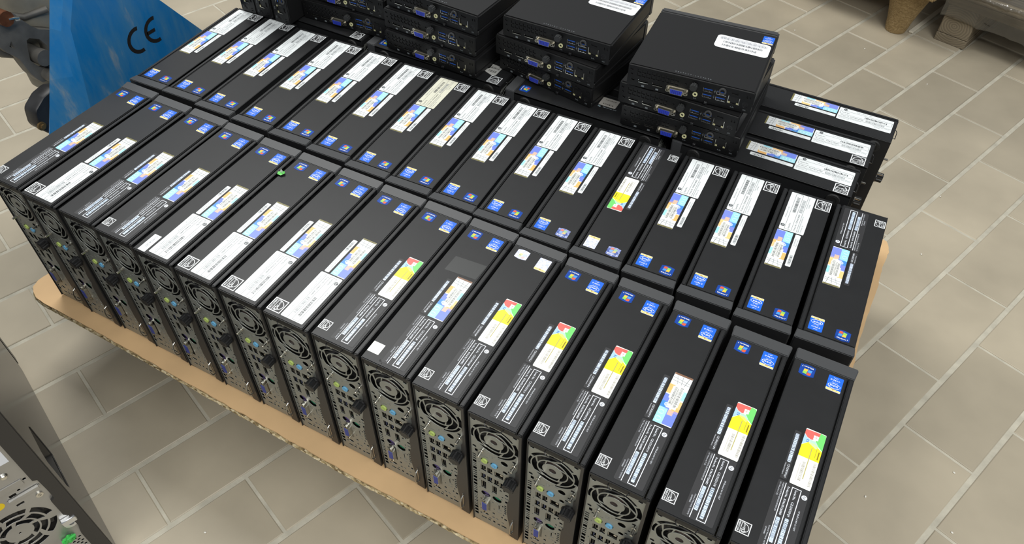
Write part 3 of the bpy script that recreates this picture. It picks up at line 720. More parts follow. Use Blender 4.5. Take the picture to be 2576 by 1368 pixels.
def mini_top_stickers(t):
    s = Sheet(lambda a, b: (84.0 - a, 127.0 - b + (a - 38) * .03))
    s.base(rrect(0, 0, 76.5, 34.5, 6, 5), 'f3f6f8')
    s.bars(5, 72, 5, 11, '8a8c96', .22, 4, .33); s.bars(10, 66, 14.5, 19.5, '5c5e64', .22, 8, .42); s.bars(17, 66, 23.5, 28.5, '5c5e64', .22, 6, .42)
    s.rect(8, 2.6, 70, 3.6, 'b9bcc2', .22); s.rect(12, 12.6, 60, 13.3, 'b9bcc2', .22)
    s.V = [(v[0], v[1], v[2]) for v in s.V]
    inst('barcode_sticker', s.mesh('barcode_sticker'), t, (0, 0, .03402))
    o = inst('processor_sticker', LB['proc'], t, (.0625, -.0850, .03402))
def mini_text(t):
    s = Sheet(lambda a, b: (26 - a, 9.4 - b))
    x = 0
    for ch in 'HEWLETT-PACKARD':
        s.text(ch, x, 0, 2.6, '8e949a', .1); x += 3.45
    inst('printed_text', s.mesh('printed_text'), t, (0, 0, .03402))
def mini(x, y, z, yaw, label, group, stickers=False, rot=None, txt=False):
    t = empty('mini_computer', (x, y, z), yaw)
    if rot: t.rotation_euler = rot
    tag(t, label, 'small computer', group)
    for n, k in (('bottom_case', 'base'), ('top_cover', 'top'), ('front_bezel', 'bez'), ('rear_panel', 'rear')): inst(n, MM[k], t)
    inst('port_marks', MM['pr'], t)['kind'] = 'stuff'
    inst('video_port', MM['vga'], t, (-.0152, 0, .0112)); inst('audio_jack', MM['aud'], t, (.0100, 0, .0118))
    for ux, uz in ((26, 22.5), (26, 13.5), (44.4, 22.5), (44.4, 13.5)): inst('usb_port', MM['usb'], t, (ux / 1e3, 0, uz / 1e3))
    inst('display_port', MM['dp'], t, (-.0636, 0, .0112)); inst('display_port', MM['dp'], t, (-.0432, 0, .0112))
    inst('network_port', MM['lan'], t, (.062, 0, .0165)); inst('power_socket', MM['dc'], t, (.078, 0, .0136)); inst('thumbscrew', MM['knob'], t, (.0068, 0, .0252))
    inst('antenna_plug', MM['ant'], t, (.0452, 0, .0262)); inst('latch_tab', MM['tab'], t, (.0262, 0, .0032))
    if txt or stickers: mini_text(t)
    if stickers: mini_top_stickers(t)
    return t
Z0 = .2503; DZ = .0344; dg = math.radians
G4 = 'small computers in the right stack'
mini(.796, .5375, Z0, dg(2.4), 'black small flat computer, bottom of the right stack', G4)
mini(.787, .5373, Z0 + DZ, dg(-.3), 'black small flat computer, middle of the right stack', G4)
mini(.7974, .5416, Z0 + 2 * DZ, dg(5.2), 'black small flat computer topping the right stack, white barcode sticker against the floor', G4, True)
G3 = 'small computers in the middle stack'
mini(.569, .5605, Z0, dg(-9), 'black small flat computer, bottom of the stack next to the right one', G3)
mini(.570, .5540, Z0 + DZ, dg(-4.7), 'black small flat computer, second layer of the stack next to the right one', G3)
mini(.5828, .5622, Z0 + 2 * DZ, dg(.5), 'black small flat computer with white barcode sticker cut by the top picture edge', G3, True)
G2 = 'small computers in the left stack of three'
mini(.378, .5310, Z0, dg(-2.9), 'black small flat computer, bottom of the second stack from left', G2)
mini(.375, .5372, Z0 + DZ, dg(-2.5), 'black small flat computer, middle of the second stack from left', G2)
mini(.3776, .5430, Z0 + 2 * DZ, dg(-3.4), 'black small flat computer, top of the second stack from left, bare lid', G2, False, None, True)
G1 = 'small computers in the leftmost stack'
mini(.1985, .5500, Z0, dg(3.5), 'black small flat computer, lower of the two in the leftmost stack', G1)
mini(.188, .5560, Z0 + DZ, dg(1), 'black small flat computer, upper of the two in the leftmost stack', G1)
# three small computers standing on their sides
GU = 'small computers standing upright'
for i, (ux, n) in enumerate(((-.0008, 'leftmost'), (.0346, 'middle'), (.0745, 'rightmost'))):
    mini(ux, .5105, Z0 + .0885, 0, 'black small computer standing upright on its side, %s of the three upright ones' % n, GU, rot=(0, PI / 2, 0))

# ------------------------------------------------------------------ cardboard sheet and pressed-wood pallet
FZ = -.155
OUT = [(-.045, .775), (-.052, .40), (-.058, .02), (-.060, .001), (-.054, -.013), (-.036, -.0235), (-.017, -.0262), (.134, -.0255), (.394, -.0275), (.502, -.0285), (.606, -.0295), (.71, -.0272), (.805, -.0270), (.95, -.029), (1.10, -.029), (1.128, -.024), (1.140, -.010), (1.142, .20), (1.141, .49), (1.138, .542), (1.1385, .60), (1.140, .666), (1.137, .70), (1.139, .74), (1.139, .759), (1.135, .774), (1.129, .782), (1.10, .784)]
def dense(P, step):
    Q = []
    for i, a in enumerate(P):
        b = P[(i + 1) % len(P)]; L = math.dist(a, b); n = max(1, int(L / step))
        for k in range(n): Q.append((a[0] + (b[0] - a[0]) * k / n, a[1] + (b[1] - a[1]) * k / n))
    return Q
CARD = mat('kraft_card', 'd0ad80', .7, bump=.25, bscale=60, var=.10, vscale=9)
def chaikin(P):
    Q = []
    for i, a in enumerate(P):
        b = P[(i + 1) % len(P)]
        L = math.dist(a, b); k = min(.25, .006 / max(L, 1e-6))
        Q += [(a[0] + (b[0] - a[0]) * k, a[1] + (b[1] - a[1]) * k), (b[0] + (a[0] - b[0]) * k, b[1] + (a[1] - b[1]) * k)]
    return Q
OUT = chaikin(chaikin(OUT))
rnd = random.Random(5)
Pc = [(x + rnd.uniform(-.0008, .0008), y + rnd.uniform(-.0008, .0008)) for x, y in dense(OUT, .012)]
bm = bmesh.new(); prism(bm, Pc, lambda a, b, h: (a, b, h), -.0022, 0)
o = inst('cardboard_sheet', finish(bm, 'cardboard_sheet', CARD)); tag(o, 'brown cardboard sheet under the black computers, covering the pallet top', 'cardboard')
def chip_mat(name, a, b, c, scale):
    m = mat(name, a, .85, bump=.9, bscale=scale)
    N = m.node_tree.nodes; L = m.node_tree.links
    tc = N.new('ShaderNodeTexCoord'); v = N.new('ShaderNodeTexVoronoi'); v.inputs['Scale'].default_value = scale * .6
    mp = N.new('ShaderNodeMapping'); mp.inputs['Scale'].default_value = (.5, 1, 1.4); mp.inputs['Rotation'].default_value = (0, 0, .4)
    n = N.new('ShaderNodeTexNoise'); n.inputs['Scale'].default_value = scale * .3
    r = N.new('ShaderNodeValToRGB'); e = r.color_ramp.elements
    e[0].position = .2; e[0].color = (*hexc(b), 1); e[1].position = .75; e[1].color = (*hexc(c), 1); k = e.new(.5); k.color = (*hexc(a), 1)
    mx = N.new('ShaderNodeMix'); mx.data_type = 'FLOAT'; mx.inputs[0].default_value = .5
    L.new(tc.outputs['Object'], mp.inputs['Vector']); L.new(mp.outputs['Vector'], v.inputs['Vector']); L.new(tc.outputs['Object'], n.inputs['Vector'])
    sp = N.new('ShaderNodeSeparateColor'); L.new(v.outputs['Color'], sp.inputs['Color'])
    L.new(sp.outputs[0], mx.inputs[2]); L.new(n.outputs['Fac'], mx.inputs[3]); L.new(mx.outputs[0], r.inputs['Fac']); L.new(r.outputs['Color'], N['Principled BSDF'].inputs['Base Color'])
    return m
CHIP = chip_mat('pressed_chips', 'b39f74', '4f3d24', 'dccfae', 600)
CHIP2 = chip_mat('pressed_chips_brown', '8f7850', '7a6440', '9f8860', 700)
def m_deck(P, z0, z1, jit):
    def f(bm):
        n = len(P); loops = []
        for h, sh in ((z1, 0), ((z0 + z1) / 2, 1), (z0, .3)):
            loops.append([])
            for i, (x, y) in enumerate(P):
                cx_, cy_ = .54, .375; d = math.hypot(x - cx_, y - cy_); k = 1 + ((sh * .0020 + rnd.uniform(0, jit)) * (1 if x < 1.05 else .1) - (0 if x < 1.05 else .002)) / d
                loops[-1].append(bm.verts.new((cx_ + (x - cx_) * k, cy_ + (y - cy_) * k, h + rnd.uniform(-jit, jit) * .6)))
        bm.faces.new(loops[0]); bm.faces.new(loops[-1][::-1])
        for a, b in zip(loops, loops[1:]):
            for i in range(n): bm.faces.new((a[i], a[(i + 1) % n], b[(i + 1) % n], b[i]))
    return f
def m_pfoot(h):
    def f(bm):
        n = 20; loops = []
        for t, r in ((0, .062), (.15, .050), (.55, .042), (.9, .034), (1, .028)):
            loops.append([bm.verts.new((r * 1.05 * math.cos(2 * PI * i / n), r * .95 * math.sin(2 * PI * i / n), -h * t)) for i in range(n)])
        bm.faces.new(loops[0]); bm.faces.new(loops[-1][::-1])
        for a, b in zip(loops, loops[1:]):
            for i in range(n): bm.faces.new((a[i], a[(i + 1) % n], b[(i + 1) % n], b[i]))
    return f
pal = tag(empty('pressed_wood_pallet', (0, 0, 0)), 'pressed wood-chip pallet with flaky rim carrying the rows of computers', 'pallet')
inst('deck', mesh_of('deck', CHIP, m_deck(dense(OUT, .004), -.0105, -.0042, .0011)), pal)
FOOT = mesh_of('pallet_foot', CHIP2, m_pfoot(-FZ - .0135), 50)
for fx in (.10, .54, .98):
    for fy in (.135, .375, .66): inst('pallet_foot', FOOT, pal, (fx, fy, -.0130))

# ------------------------------------------------------------------ floor of clinker tiles
K = (CAM.z - FZ) / (CAM.z + .145)
th = math.radians(-19.6); EX = Vector((math.cos(th), math.sin(th))); EY = Vector((-EX.y, EX.x))
cE = Vector((CAM.x, CAM.y)).dot(EX); cF = Vector((CAM.x, CAM.y)).dot(EY)
TP = .1227 * K; TL_ = .2458 * K
def line_e(i): return cE + (.0195 + .1227 * i - cE) * K
def phase(i): return cF + ((.0845 - .0025 * i if i % 2 else .2055 - .002 * i) - cF) * K
TILE = mat('clinker_tile', 'aea490', .42, bump=.12, bscale=70, var=.10, vscale=7, spec=.4)
nt = TILE.node_tree; b = nt.nodes['Principled BSDF']
ramp = [n for n in nt.nodes if n.type == 'VALTORGB'][0]
oi = nt.nodes.new('ShaderNodeObjectInfo'); hs = nt.nodes.new('ShaderNodeHueSaturation'); mr = nt.nodes.new('ShaderNodeMapRange')
mr.inputs['To Min'].default_value = .90; mr.inputs['To Max'].default_value = 1.08
nt.links.new(oi.outputs['Random'], mr.inputs['Value']); nt.links.new(mr.outputs[0], hs.inputs['Value'])
n3 = nt.nodes.new('ShaderNodeTexNoise'); n3.inputs['Scale'].default_value = 2.2; n3.inputs['Detail'].default_value = 5
geo = nt.nodes.new('ShaderNodeNewGeometry'); nt.links.new(geo.outputs['Position'], n3.inputs['Vector'])
for n in nt.nodes:                                   # blotches run on in world space so no two tiles match
    if n.type == 'TEX_NOISE' and n is not n3:
        for l in list(n.inputs['Vector'].links): nt.links.remove(l)
        nt.links.new(geo.outputs['Position'], n.inputs['Vector'])
mr2 = nt.nodes.new('ShaderNodeMapRange'); mr2.inputs['From Min'].default_value = .3; mr2.inputs['From Max'].default_value = .7; mr2.inputs['To Min'].default_value = .9; mr2.inputs['To Max'].default_value = 1.08
nt.links.new(n3.outputs['Fac'], mr2.inputs['Value'])
mu = nt.nodes.new('ShaderNodeMath'); mu.operation = 'MULTIPLY'; nt.links.new(mr.outputs[0], mu.inputs[0]); nt.links.new(mr2.outputs[0], mu.inputs[1])
nt.links.new(mu.outputs[0], hs.inputs['Value'])
nt.links.new(ramp.outputs['Color'], hs.inputs['Color']); nt.links.new(hs.outputs['Color'], b.inputs['Base Color'])
GROUT = mat('grout', 'b9b4a4', .85, bump=.5, bscale=220, var=.14, vscale=40)
tw, tl = TP - .0088, TL_ - .0050
def tile_geo(bm, M2=None):
    z1 = 0; c = .0012
    P0 = [(-tw / 2, -tl / 2), (tw / 2, -tl / 2), (tw / 2, tl / 2), (-tw / 2, tl / 2)]
    T = lambda x, y, z: (M2 @ Vector((x, y, z))) if M2 else Vector((x, y, z))
    top = [bm.verts.new(T(x - math.copysign(c, x), y - math.copysign(c, y), z1)) for x, y in P0]
    mid = [bm.verts.new(T(x, y, z1 - c * .8)) for x, y in P0]; low = [bm.verts.new(T(x, y, z1 - .008)) for x, y in P0]
    bm.faces.new(top)
    for a, b_ in ((top, mid), (mid, low)):
        for i in range(4): bm.faces.new((b_[i], b_[(i + 1) % 4], a[(i + 1) % 4], a[i]))
TME = mesh_of('tile', TILE, tile_geo)
bm = bmesh.new(); box(bm, (-2.6, -2.2, FZ - .03), (3.6, 4.2, FZ - .0016)); floor = inst('floor', finish(bm, 'floor', GROUT)); tag(floor, kind='structure')
tiles = []
for i in range(-12, 20):
    for j in range(-9, 15):
        e = line_e(i) + TP / 2; f_ = phase(i) + TL_ * (j + .5); p = EX * e + EY * f_
        d = Vector((p.x, p.y, FZ)) - CAM; zc = d.dot(R2)
        if zc > .2:
            u = FPX * d.dot(R0) / zc + PCX; v = FPX * d.dot(R1) / zc + PCY
        else: u = v = 1e9
        vis = -150 < u < 2726 and -120 < v < 1500
        hid = .12 < p.x < 1.0 and .14 < p.y < .62
        tiles.append(((0 if vis and not hid else 1), d.length, p))
tiles.sort(key=lambda t: (t[0], t[1]))
bm = bmesh.new()
for k, (vv, dd, p) in enumerate(tiles):
    if vv == 0 and k < 300:
        o = inst('tile', TME, floor, (p.x, p.y, FZ + rnd.uniform(-.0004, .0003)), (rnd.uniform(-.002, .002), rnd.uniform(-.002, .002), th + rnd.uniform(-.003, .003)))
    else:
        tile_geo(bm, Matrix.Translation((p.x, p.y, FZ)) @ Matrix.Rotation(th, 4, 'Z'))
rest = inst('tile_remainder', finish(bm, 'tile_remainder', TILE), floor); rest['kind'] = 'stuff'

# ------------------------------------------------------------------ pallet jack at the left
def paint_mat(name, a, b, c):
    m = mat(name, a, .38, bump=.1, bscale=80)
    N = m.node_tree.nodes; L = m.node_tree.links
    tc = N.new('ShaderNodeTexCoord'); n1 = N.new('ShaderNodeTexNoise'); n1.inputs['Scale'].default_value = 9; n1.inputs['Detail'].default_value = 8; n1.inputs['Roughness'].default_value = .65
    mp = N.new('ShaderNodeMapping'); mp.inputs['Scale'].default_value = (1, 2.2, .6); L.new(tc.outputs['Object'], mp.inputs['Vector']); L.new(mp.outputs['Vector'], n1.inputs['Vector'])
    r = N.new('ShaderNodeValToRGB'); e = r.color_ramp.elements
    e[0].position = .40; e[0].color = (*hexc(a), 1); e[1].position = .56; e[1].color = (*hexc(b), 1); k = e.new(.68); k.color = (*hexc(c), 1)
    L.new(n1.outputs['Fac'], r.inputs['Fac']); L.new(r.outputs['Color'], N['Principled BSDF'].inputs['Base Color'])
    return m
BLUE = paint_mat('jack_blue_paint', '1272b4', '3a7cae', '8496a2')
IRON = mat('cast_iron', (.15, .143, .128), .55, .3, bump=.5, bscale=60, var=.3, vscale=25)
jack = tag(empty('pallet_jack', (-.10, .37, FZ)), 'blue pallet jack with scuffed paint and black conformity letters, beside the computers', 'pallet jack')
def J(p): return (p[0] + .10, p[1] - .37, p[2] - FZ)
def m_jplate(bm):
    rows = [(-.06, .062, .190, .62), (.05, 0.108, .205, .585), (.12, 0.1435, .213, .542), (.165, 0.1665, .223, .512), (.24, 0.2045, .237, .457), (.313, 0.2415, .250, .404), (.38, 0.2755, .290, .355), (.45, 0.3105, .325, .345)]
    V = []
    for z, ye, yb, yr in rows:
        V.append([bm.verts.new(J(q)) for q in ((-.13, ye, z), (-.107, yb - .006, z), (-.1, yb + .006, z), (-.1, yr, z))])
    fs = []
    for a, b_ in zip(V, V[1:]):
        for i in range(3): fs.append(bm.faces.new((a[i], a[i + 1], b_[i + 1], b_[i])))
    bmesh.ops.recalc_face_normals(bm, faces=fs)
    bmesh.ops.solidify(bm, geom=fs, thickness=.005)
inst('frame_plate', mesh_of('frame_plate', BLUE, m_jplate, 12), jack)
# conformity letters painted on the plate
INKB = mat('paint_black', (.012, .012, .013), .5)
def m_ce(bm):
    def arc(y, z, r, t, a0, a1):
        n = 14
        for i in range(n):
            q = []
            for rr, k in ((r, i), (r, i + 1), (r - t, i + 1), (r - t, i)):
                a = math.radians(a0 + (a1 - a0) * k / n); q.append(bm.verts.new(J((-.0995 + .0002, y + rr * math.cos(a), z + rr * math.sin(a)))))
            bm.faces.new(q)
    arc(.362, .2395, .0235, .0066, 78, 282); arc(.3995, .2405, .0235, .0066, 78, 282)
    q = [bm.verts.new(J((-.0995 + .0002, y, z))) for y, z in ((.381, .2375), (.3985, .2375), (.3985, .2438), (.381, .2438))]; bm.faces.new(q)
for v in ():
    pass
o = inst('conformity_mark', mesh_of('conformity_mark', INKB, m_ce), jack, (-.0004, 0, 0)); o['label'] = 'black conformity letters painted on the plate'
fxz = lambda x0: (lambda a, b_, h: J((x0 + h, a, b_)))
LEV = [(.261, .2945), (.2689, .287), (.2818, .2732), (.2876, .2608), (.2978, .244), (.3086, .2317), (.3327, .2186), (.3574, .1999), (.3204, .1254), (.2933, .1409), (.2875, .1474), (.2832, .1433), (.2727, .1449), (.2667, .1549), (.2608, .169), (.2576, .1835), (.2544, .2019), (.2488, .2111), (.24, .2219), (.2316, .2402)]
KID = [(.2803, .2249), (.2864, .2262), (.3024, .2156), (.3096, .1995), (.3064, .1801), (.2944, .161), (.2883, .1622), (.2753, .1801), (.2702, .1913), (.2753, .2113)]
TRI = [(.2552, .2368), (.2559, .2205), (.2483, .2295)]
inst('lift_lever', plate('lift_lever', IRON, LEV, [KID, TRI], .022, lambda a, b_, h: J((-.30 + h, a, b_))), jack)
inst('lever_pin', mesh_of('lever_pin', IRON, lambda bm: (cyl(bm, J((-.335, .289, .1895)), .0145, .06, 'x', 18), cyl(bm, J((-.30, .286, .155)), .011, .035, 'x', 12), cyl(bm, J((-.297, .3005, .172)), .006, .02, 'x', 6)), 40), jack)
inst('axle_nut', mesh_of('axle_nut', mat('copper_rust', '6a3f26', .5, .5, var=.3, vscale=60), lambda bm: cyl(bm, J((-.30, .2555, .283)), .0130, .032, 'x', 12), 40), jack)
inst('cotter_pin', mesh_of('cotter_pin', CHROME, lambda bm: tube(bm, [J((-.268, .258, .281)), J((-.266, .266, .280)), J((-.266, .2735, .277)), J((-.268, .2745, .273)), J((-.270, .268, .274))], .002, 6), 40), jack)
inst('pump_body', mesh_of('pump_body', mat('pump_grey', '8a867a', .55, .2, bump=.3, bscale=60, var=.2, vscale=20), lambda bm: (cyl(bm, J((-.36, .345, .10)), .052, .32, 'z', 24), cyl(bm, J((-.36, .345, .42)), .022, .2, 'z', 16)), 40), jack)
inst('tie_arm', mesh_of('tie_arm', IRON, lambda bm: (tube(bm, [J(p) for p in ((-.315, .20, .275), (-.315, .228, .236), (-.315, .246, .213), (-.315, .262, .203))], .010, 8), tube(bm, [J(p) for p in ((-.33, .28, .262), (-.32, .31, .246), (-.30, .345, .25))], .006, 8)), 50), jack)
BLK = [(0.2348, 0.1772), (0.2127, 0.1736), (0.1917, 0.1612), (0.1876, 0.1553), (0.183, 0.1322), (0.1849, 0.1244), (0.1939, 0.1095), (0.2062, 0.1013), (0.2366, 0.1265), (0.2573, 0.1681)]
def m_blk(bm):
    prism(bm, BLK, lambda a, b_, h: J((-.235 + h, a + .007, b_)), 0, .030)
    bmesh.ops.bevel(bm, geom=list(bm.edges), offset=.002, segments=1, affect='EDGES')
inst('corner_block', mesh_of('corner_block', mat('block_black', (.022, .022, .023), .45, bump=.4, bscale=50, var=.35, vscale=30), m_blk, 40), jack)
inst('block_bolt', mesh_of('block_bolt', mat('bolt_rust', '7a6440', .5, .6), lambda bm: (cyl(bm, J((-.206, 0.1940, 0.1309)), .0075, .004, 'x', 14), cyl(bm, J((-.202, 0.1940, 0.1309)), .0045, .004, 'x', 6))), jack)
for fy in (.215, .525):
    def m_fork(bm, fy=fy):
        box(bm, J((-.145, fy - .078, -.075)), J((1.03, fy + .078, -.0165)), .006, 2)
    inst('fork', mesh_of('fork', BLUE, m_fork), jack)
    inst('fork_roller', mesh_of('fork_roller', RUB, lambda bm, fy=fy: cyl(bm, J((.93, fy - .035, FZ + .041)), .041, .07, 'y', 24), 40), jack)
for wy in (.425, .49): inst('steering_wheel', mesh_of('steering_wheel', RUB, lambda bm, wy=wy: cyl(bm, J((-.36, wy, FZ + .09)), .09, .05, 'y', 28), 40), jack)

# ------------------------------------------------------------------ tower computer at the lower left (local: x front->rear, y towards its visible side, z up)
TW = empty('tower_computer', (-.0876, -.0875, FZ), math.radians(-20.3))
tag(TW, 'grey steel and black tower computer cut by the lower left corner', 'computer')
D = .430; TH = .447
SIDE = mat('side_gloss', (.050, .048, .045), .24, 0, spec=.45)
FLB = mat('tower_flange', (.030, .028, .026), .5)
TST = mat('tower_steel', (.42, .415, .40), .40, .7, bump=.06, bscale=200, var=.1, vscale=15)
def m_tside(bm):
    prism(bm, rrect(.004, .004, D - .002, TH, .012, 3), lambda a, b_, h: (a, h, b_), -.008, 0)
HND = []
for i in range(13):
    t = i / 12; HND.append((.318 + .082 * t, .218 - .060 * t + .0 + .013 * math.sin(PI * t)))
HND += [(.400, .158), (.372, .170), (.345, .192), (.318, .214)]
inst('side_panel', plate('side_panel', SIDE, rrect(.004, .004, D - .002, TH, .012, 3), [[(.335, .158), (.40, .158), (.408, .175), (.405, .232), (.392, .240), (.345, .240), (.334, .226)]], .0016, lambda a, b_, h: (a, -.0008 + h, b_)), TW)
def m_recess(bm):
    # finger recess: sloping scoop behind the opening
    P = [(.335, .158), (.40, .158), (.408, .175), (.405, .232), (.392, .240), (.345, .240), (.334, .226)]
    rim = [bm.verts.new((a, -.0016, b_)) for a, b_ in P]; cx_, cz = .371, .199
    inn = [bm.verts.new((cx_ + (a - cx_) * .75, -.0016 - .011 * max(0, (.405 - a) / .07), cz + (b_ - cz) * .75)) for a, b_ in P]
    n = len(P); bm.faces.new(inn)
    for i in range(n): bm.faces.new((rim[i], rim[(i + 1) % n], inn[(i + 1) % n], inn[i]))
inst('finger_recess', mesh_of('finger_recess', SIDE, m_recess), TW)
inst('case_body', mesh_of('case_body', FLB, lambda bm: box(bm, (.0, -.178, .003), (D - .014, -.0165, TH - .002), .003, 2)), TW)
inst('front_bezel', mesh_of('front_bezel', KNOB, lambda bm: box(bm, (-.030, -.180, .002), (-.0005, 0, TH), .006, 2)), TW)
inst('rear_flange', mesh_of('rear_flange', FLB, lambda bm: prism(bm, [(-.001, .004), (-.001, TH - .002), (-.021, TH - .002), (-.021, .246), (-.0165, .243), (-.0155, .218), (-.0155, .196), (-.0205, .192), (-.0205, .156), (-.0165, .150), (-.0155, .118), (-.019, .10), (-.019, .004)], lambda a, b_, h: (D + h, a, b_), -.006, .0010)), TW)
def trear():
    cx_, cz = -.069, .164; hs = []
    for a0, a1 in ((8, 50), (58, 100), (108, 150), (158, 200), (208, 250), (258, 300), (310, 350)): hs.append(sector(cx_, cz, .0345, .0425, a0, a1, 8))
    for k in range(7): hs.append(sector(cx_, cz, .0245, .0320, k * 51.4 + 4, k * 51.4 + 44, 7, 10))
    for k in range(5): hs.append(sector(cx_, cz, .0160, .0225, k * 72 + 20, k * 72 + 78, 7, 8))
    hs += [circ(cx_, cz, .0016, 8), rect(-.047, .2345, .008, .005), circ(-.0385, .2385, .0020, 8), rect(-.047, .2140, .009, .004), circ(-.0265, .2515, .0022, 8)]
    for i in range(5):
        for j in range(6): hs.append(circ(-.0235 - i * .0062 - (j % 2) * .0031, .090 - j * .0054, .0021, 6))
    hs += [rect(-.120, .25, .04, .11)]
    return plate('rear_panel', TST, [(-.0160, .006), (-.0160, TH - .004), (-.176, TH - .004), (-.176, .006)], hs, .0010, lambda a, b_, h: (D - .0042 + h, a, b_))
inst('rear_panel', trear(), TW)
def m_tfan(bm):
    cyl(bm, (D - .018, -.069, .164), .0435, .001, 'x', 28, 1); cyl(bm, (D - .017, -.069, .164), .017, .009, 'x', 20, 0)
    for k in range(7):
        a = 2 * PI * k / 7; q = [(.016, a), (.041, a + .35), (.041, a + .85), (.016, a + .6)]
        bm.faces.new([bm.verts.new((D - .012 + (.004 if i < 2 else 0), -.069 + r * math.cos(an), .164 + r * math.sin(an))) for i, (r, an) in enumerate(q)]).material_index = 0
inst('fan', mesh_of('fan', [KNOB, DARK], m_tfan), TW)
inst('screw', mesh_of('screw', CHROME, lambda bm: (cyl(bm, (D - .004, -.0404, .274), .0052, .003, 'x', 16, 0, .0035), cyl(bm, (D - .002, -.0404, .274), .0028, .0016, 'x', 6)), 40), TW)
inst('rivet', mesh_of('rivet', CHROME, lambda bm: (ring(bm, (D - .0040, -.0254, .2121), .0020, .0042, .0022, 'x', 16), cyl(bm, (D - .0040, -.0254, .2121), .0012, .0022, 'x', 8)), 40), TW)
inst('pressed_rib', mesh_of('pressed_rib', TST, lambda bm: box(bm, (D - .0045, -.056, .2240), (D - .0005, -.0185, .2318), .0018, 2)), TW)
inst('pressed_rib', mesh_of('pressed_rib', TST, lambda bm: box(bm, (D - .0045, -.066, .2440), (D - .0025, -.0285, .2560), .0010, 2)), TW)
inst('lock_ring', mesh_of('lock_ring', mat('zinc', (.75, .77, .80), .3, 1.0), lambda bm: (ring(bm, (D - .004, -.0200, .1290), .0040, .0085, .003, 'x', 20), box(bm, (D - .004, -.0290, .1330), (D + .0030, -.0110, .1440), .001, 1)), 40), TW)
inst('card_clip', mesh_of('card_clip', mat('clip_green', '3fbf52', .4), lambda bm: (box(bm, (D - .004, -.043, .098), (D + .004, -.026, .106), .002, 2), box(bm, (D - .002, -.036, .102), (D + .008, -.030, .112), .002, 1), tube(bm, [(D + .003, -.040, .10), (D + .007, -.034, .113), (D + .004, -.025, .110)], .002, 6))), TW)
inst('dot_sticker', mesh_of('dot_sticker', ink('e3c414'), lambda bm: cyl(bm, (D - .0037, -.0655, .2285), .0062, .0003, 'x', 20)), TW)
def trl():
    s = Sheet(lambda a, b_: (0, 0)); return s
bm = bmesh.new(); box(bm, (D - .0037, -.075, .2925), (D - .0034, -.0258, .352), 0, 1, 0)
for k in range(9): box(bm, (D - .0034, -.0500 + k * .0012 * 1.0, .2960), (D - .0033, -.0494 + k * .0012, .3020), 0, 1, 1)
inst('white_label', finish(bm, 'white_label', [ink('dfe3ea'), ink('3a3c40')]), TW)

# ------------------------------------------------------------------ back right: pressed-wood pallet and a wrapped wooden pallet
pal2 = tag(empty('pressed_wood_pallet', (1.005, 1.815, FZ)), 'brown pressed wood-chip pallet with tapered foot at the top right', 'pallet')
FOOT2 = mesh_of('pallet_foot', CHIP2, lambda bm: None)
def m_pfoot2(bm):
    n = 24; loops = []
    for t, r in ((0, .026), (.012, .029), (.03, .032), (.06, .040), (.10, .052), (.135, .066)):
        loops.append([bm.verts.new((r * 1.0 * math.cos(2 * PI * i / n) + t * .04, r * .95 * math.sin(2 * PI * i / n) + t * .1, t)) for i in range(n)])
    bm.faces.new(loops[0][::-1]); bm.faces.new(loops[-1])
    for a, b_ in zip(loops, loops[1:]):
        for i in range(n): bm.faces.new((a[i], a[(i + 1) % n], b_[(i + 1) % n], b_[i]))
bpy.data.meshes.remove(FOOT2)
FOOT2 = mesh_of('pallet_foot', CHIP2, m_pfoot2, 50)
a2 = math.radians(-16)
for i in range(-2, 1):
    for j in range(0, 3):
        inst('pallet_foot', FOOT2, pal2, (i * .30 * math.cos(a2) - j * .38 * math.sin(a2), i * .30 * math.sin(a2) + j * .38 * math.cos(a2), .0005))
def m_deck2(bm): box(bm, (-.70, -.075, .1355), (.085, .85, .150), .004, 2)
inst('deck', mesh_of('deck', CHIP2, m_deck2), pal2, (0, 0, 0), (0, 0, a2))
inst('load_box', mesh_of('load_box', mat('load_black', (.01, .01, .01), .5), lambda bm: box(bm, (-.68, -.06, .151), (.07, .83, .40), .004, 1)), pal2, (0, 0, 0), (0, 0, a2))
WOOD = mat('grey_wood', '8d8068', .75, bump=.5, bscale=40, var=.22, vscale=14)
wv = WOOD.node_tree
def wood_mat(name, a, b_, scale=(60, 3, 60)):
    m = mat(name, a, .75)
    N = m.node_tree.nodes; L = m.node_tree.links
    tc = N.new('ShaderNodeTexCoord'); mp = N.new('ShaderNodeMapping'); mp.inputs['Scale'].default_value = scale
    n = N.new('ShaderNodeTexNoise'); n.inputs['Scale'].default_value = 1.0; n.inputs['Detail'].default_value = 7
    r = N.new('ShaderNodeValToRGB'); r.color_ramp.elements[0].position = .35; r.color_ramp.elements[1].position = .65
    r.color_ramp.elements[0].color = (*hexc(b_), 1); r.color_ramp.elements[1].color = (*hexc(a), 1)
    bp = N.new('ShaderNodeBump'); bp.inputs['Strength'].default_value = .4; bp.inputs['Distance'].default_value = .001
    L.new(tc.outputs['Object'], mp.inputs['Vector']); L.new(mp.outputs['Vector'], n.inputs['Vector']); L.new(n.outputs['Fac'], r.inputs['Fac']); L.new(r.outputs['Color'], N['Principled BSDF'].inputs['Base Color'])
    L.new(n.outputs['Fac'], bp.inputs['Height']); L.new(bp.outputs['Normal'], N['Principled BSDF'].inputs['Normal'])
    return m
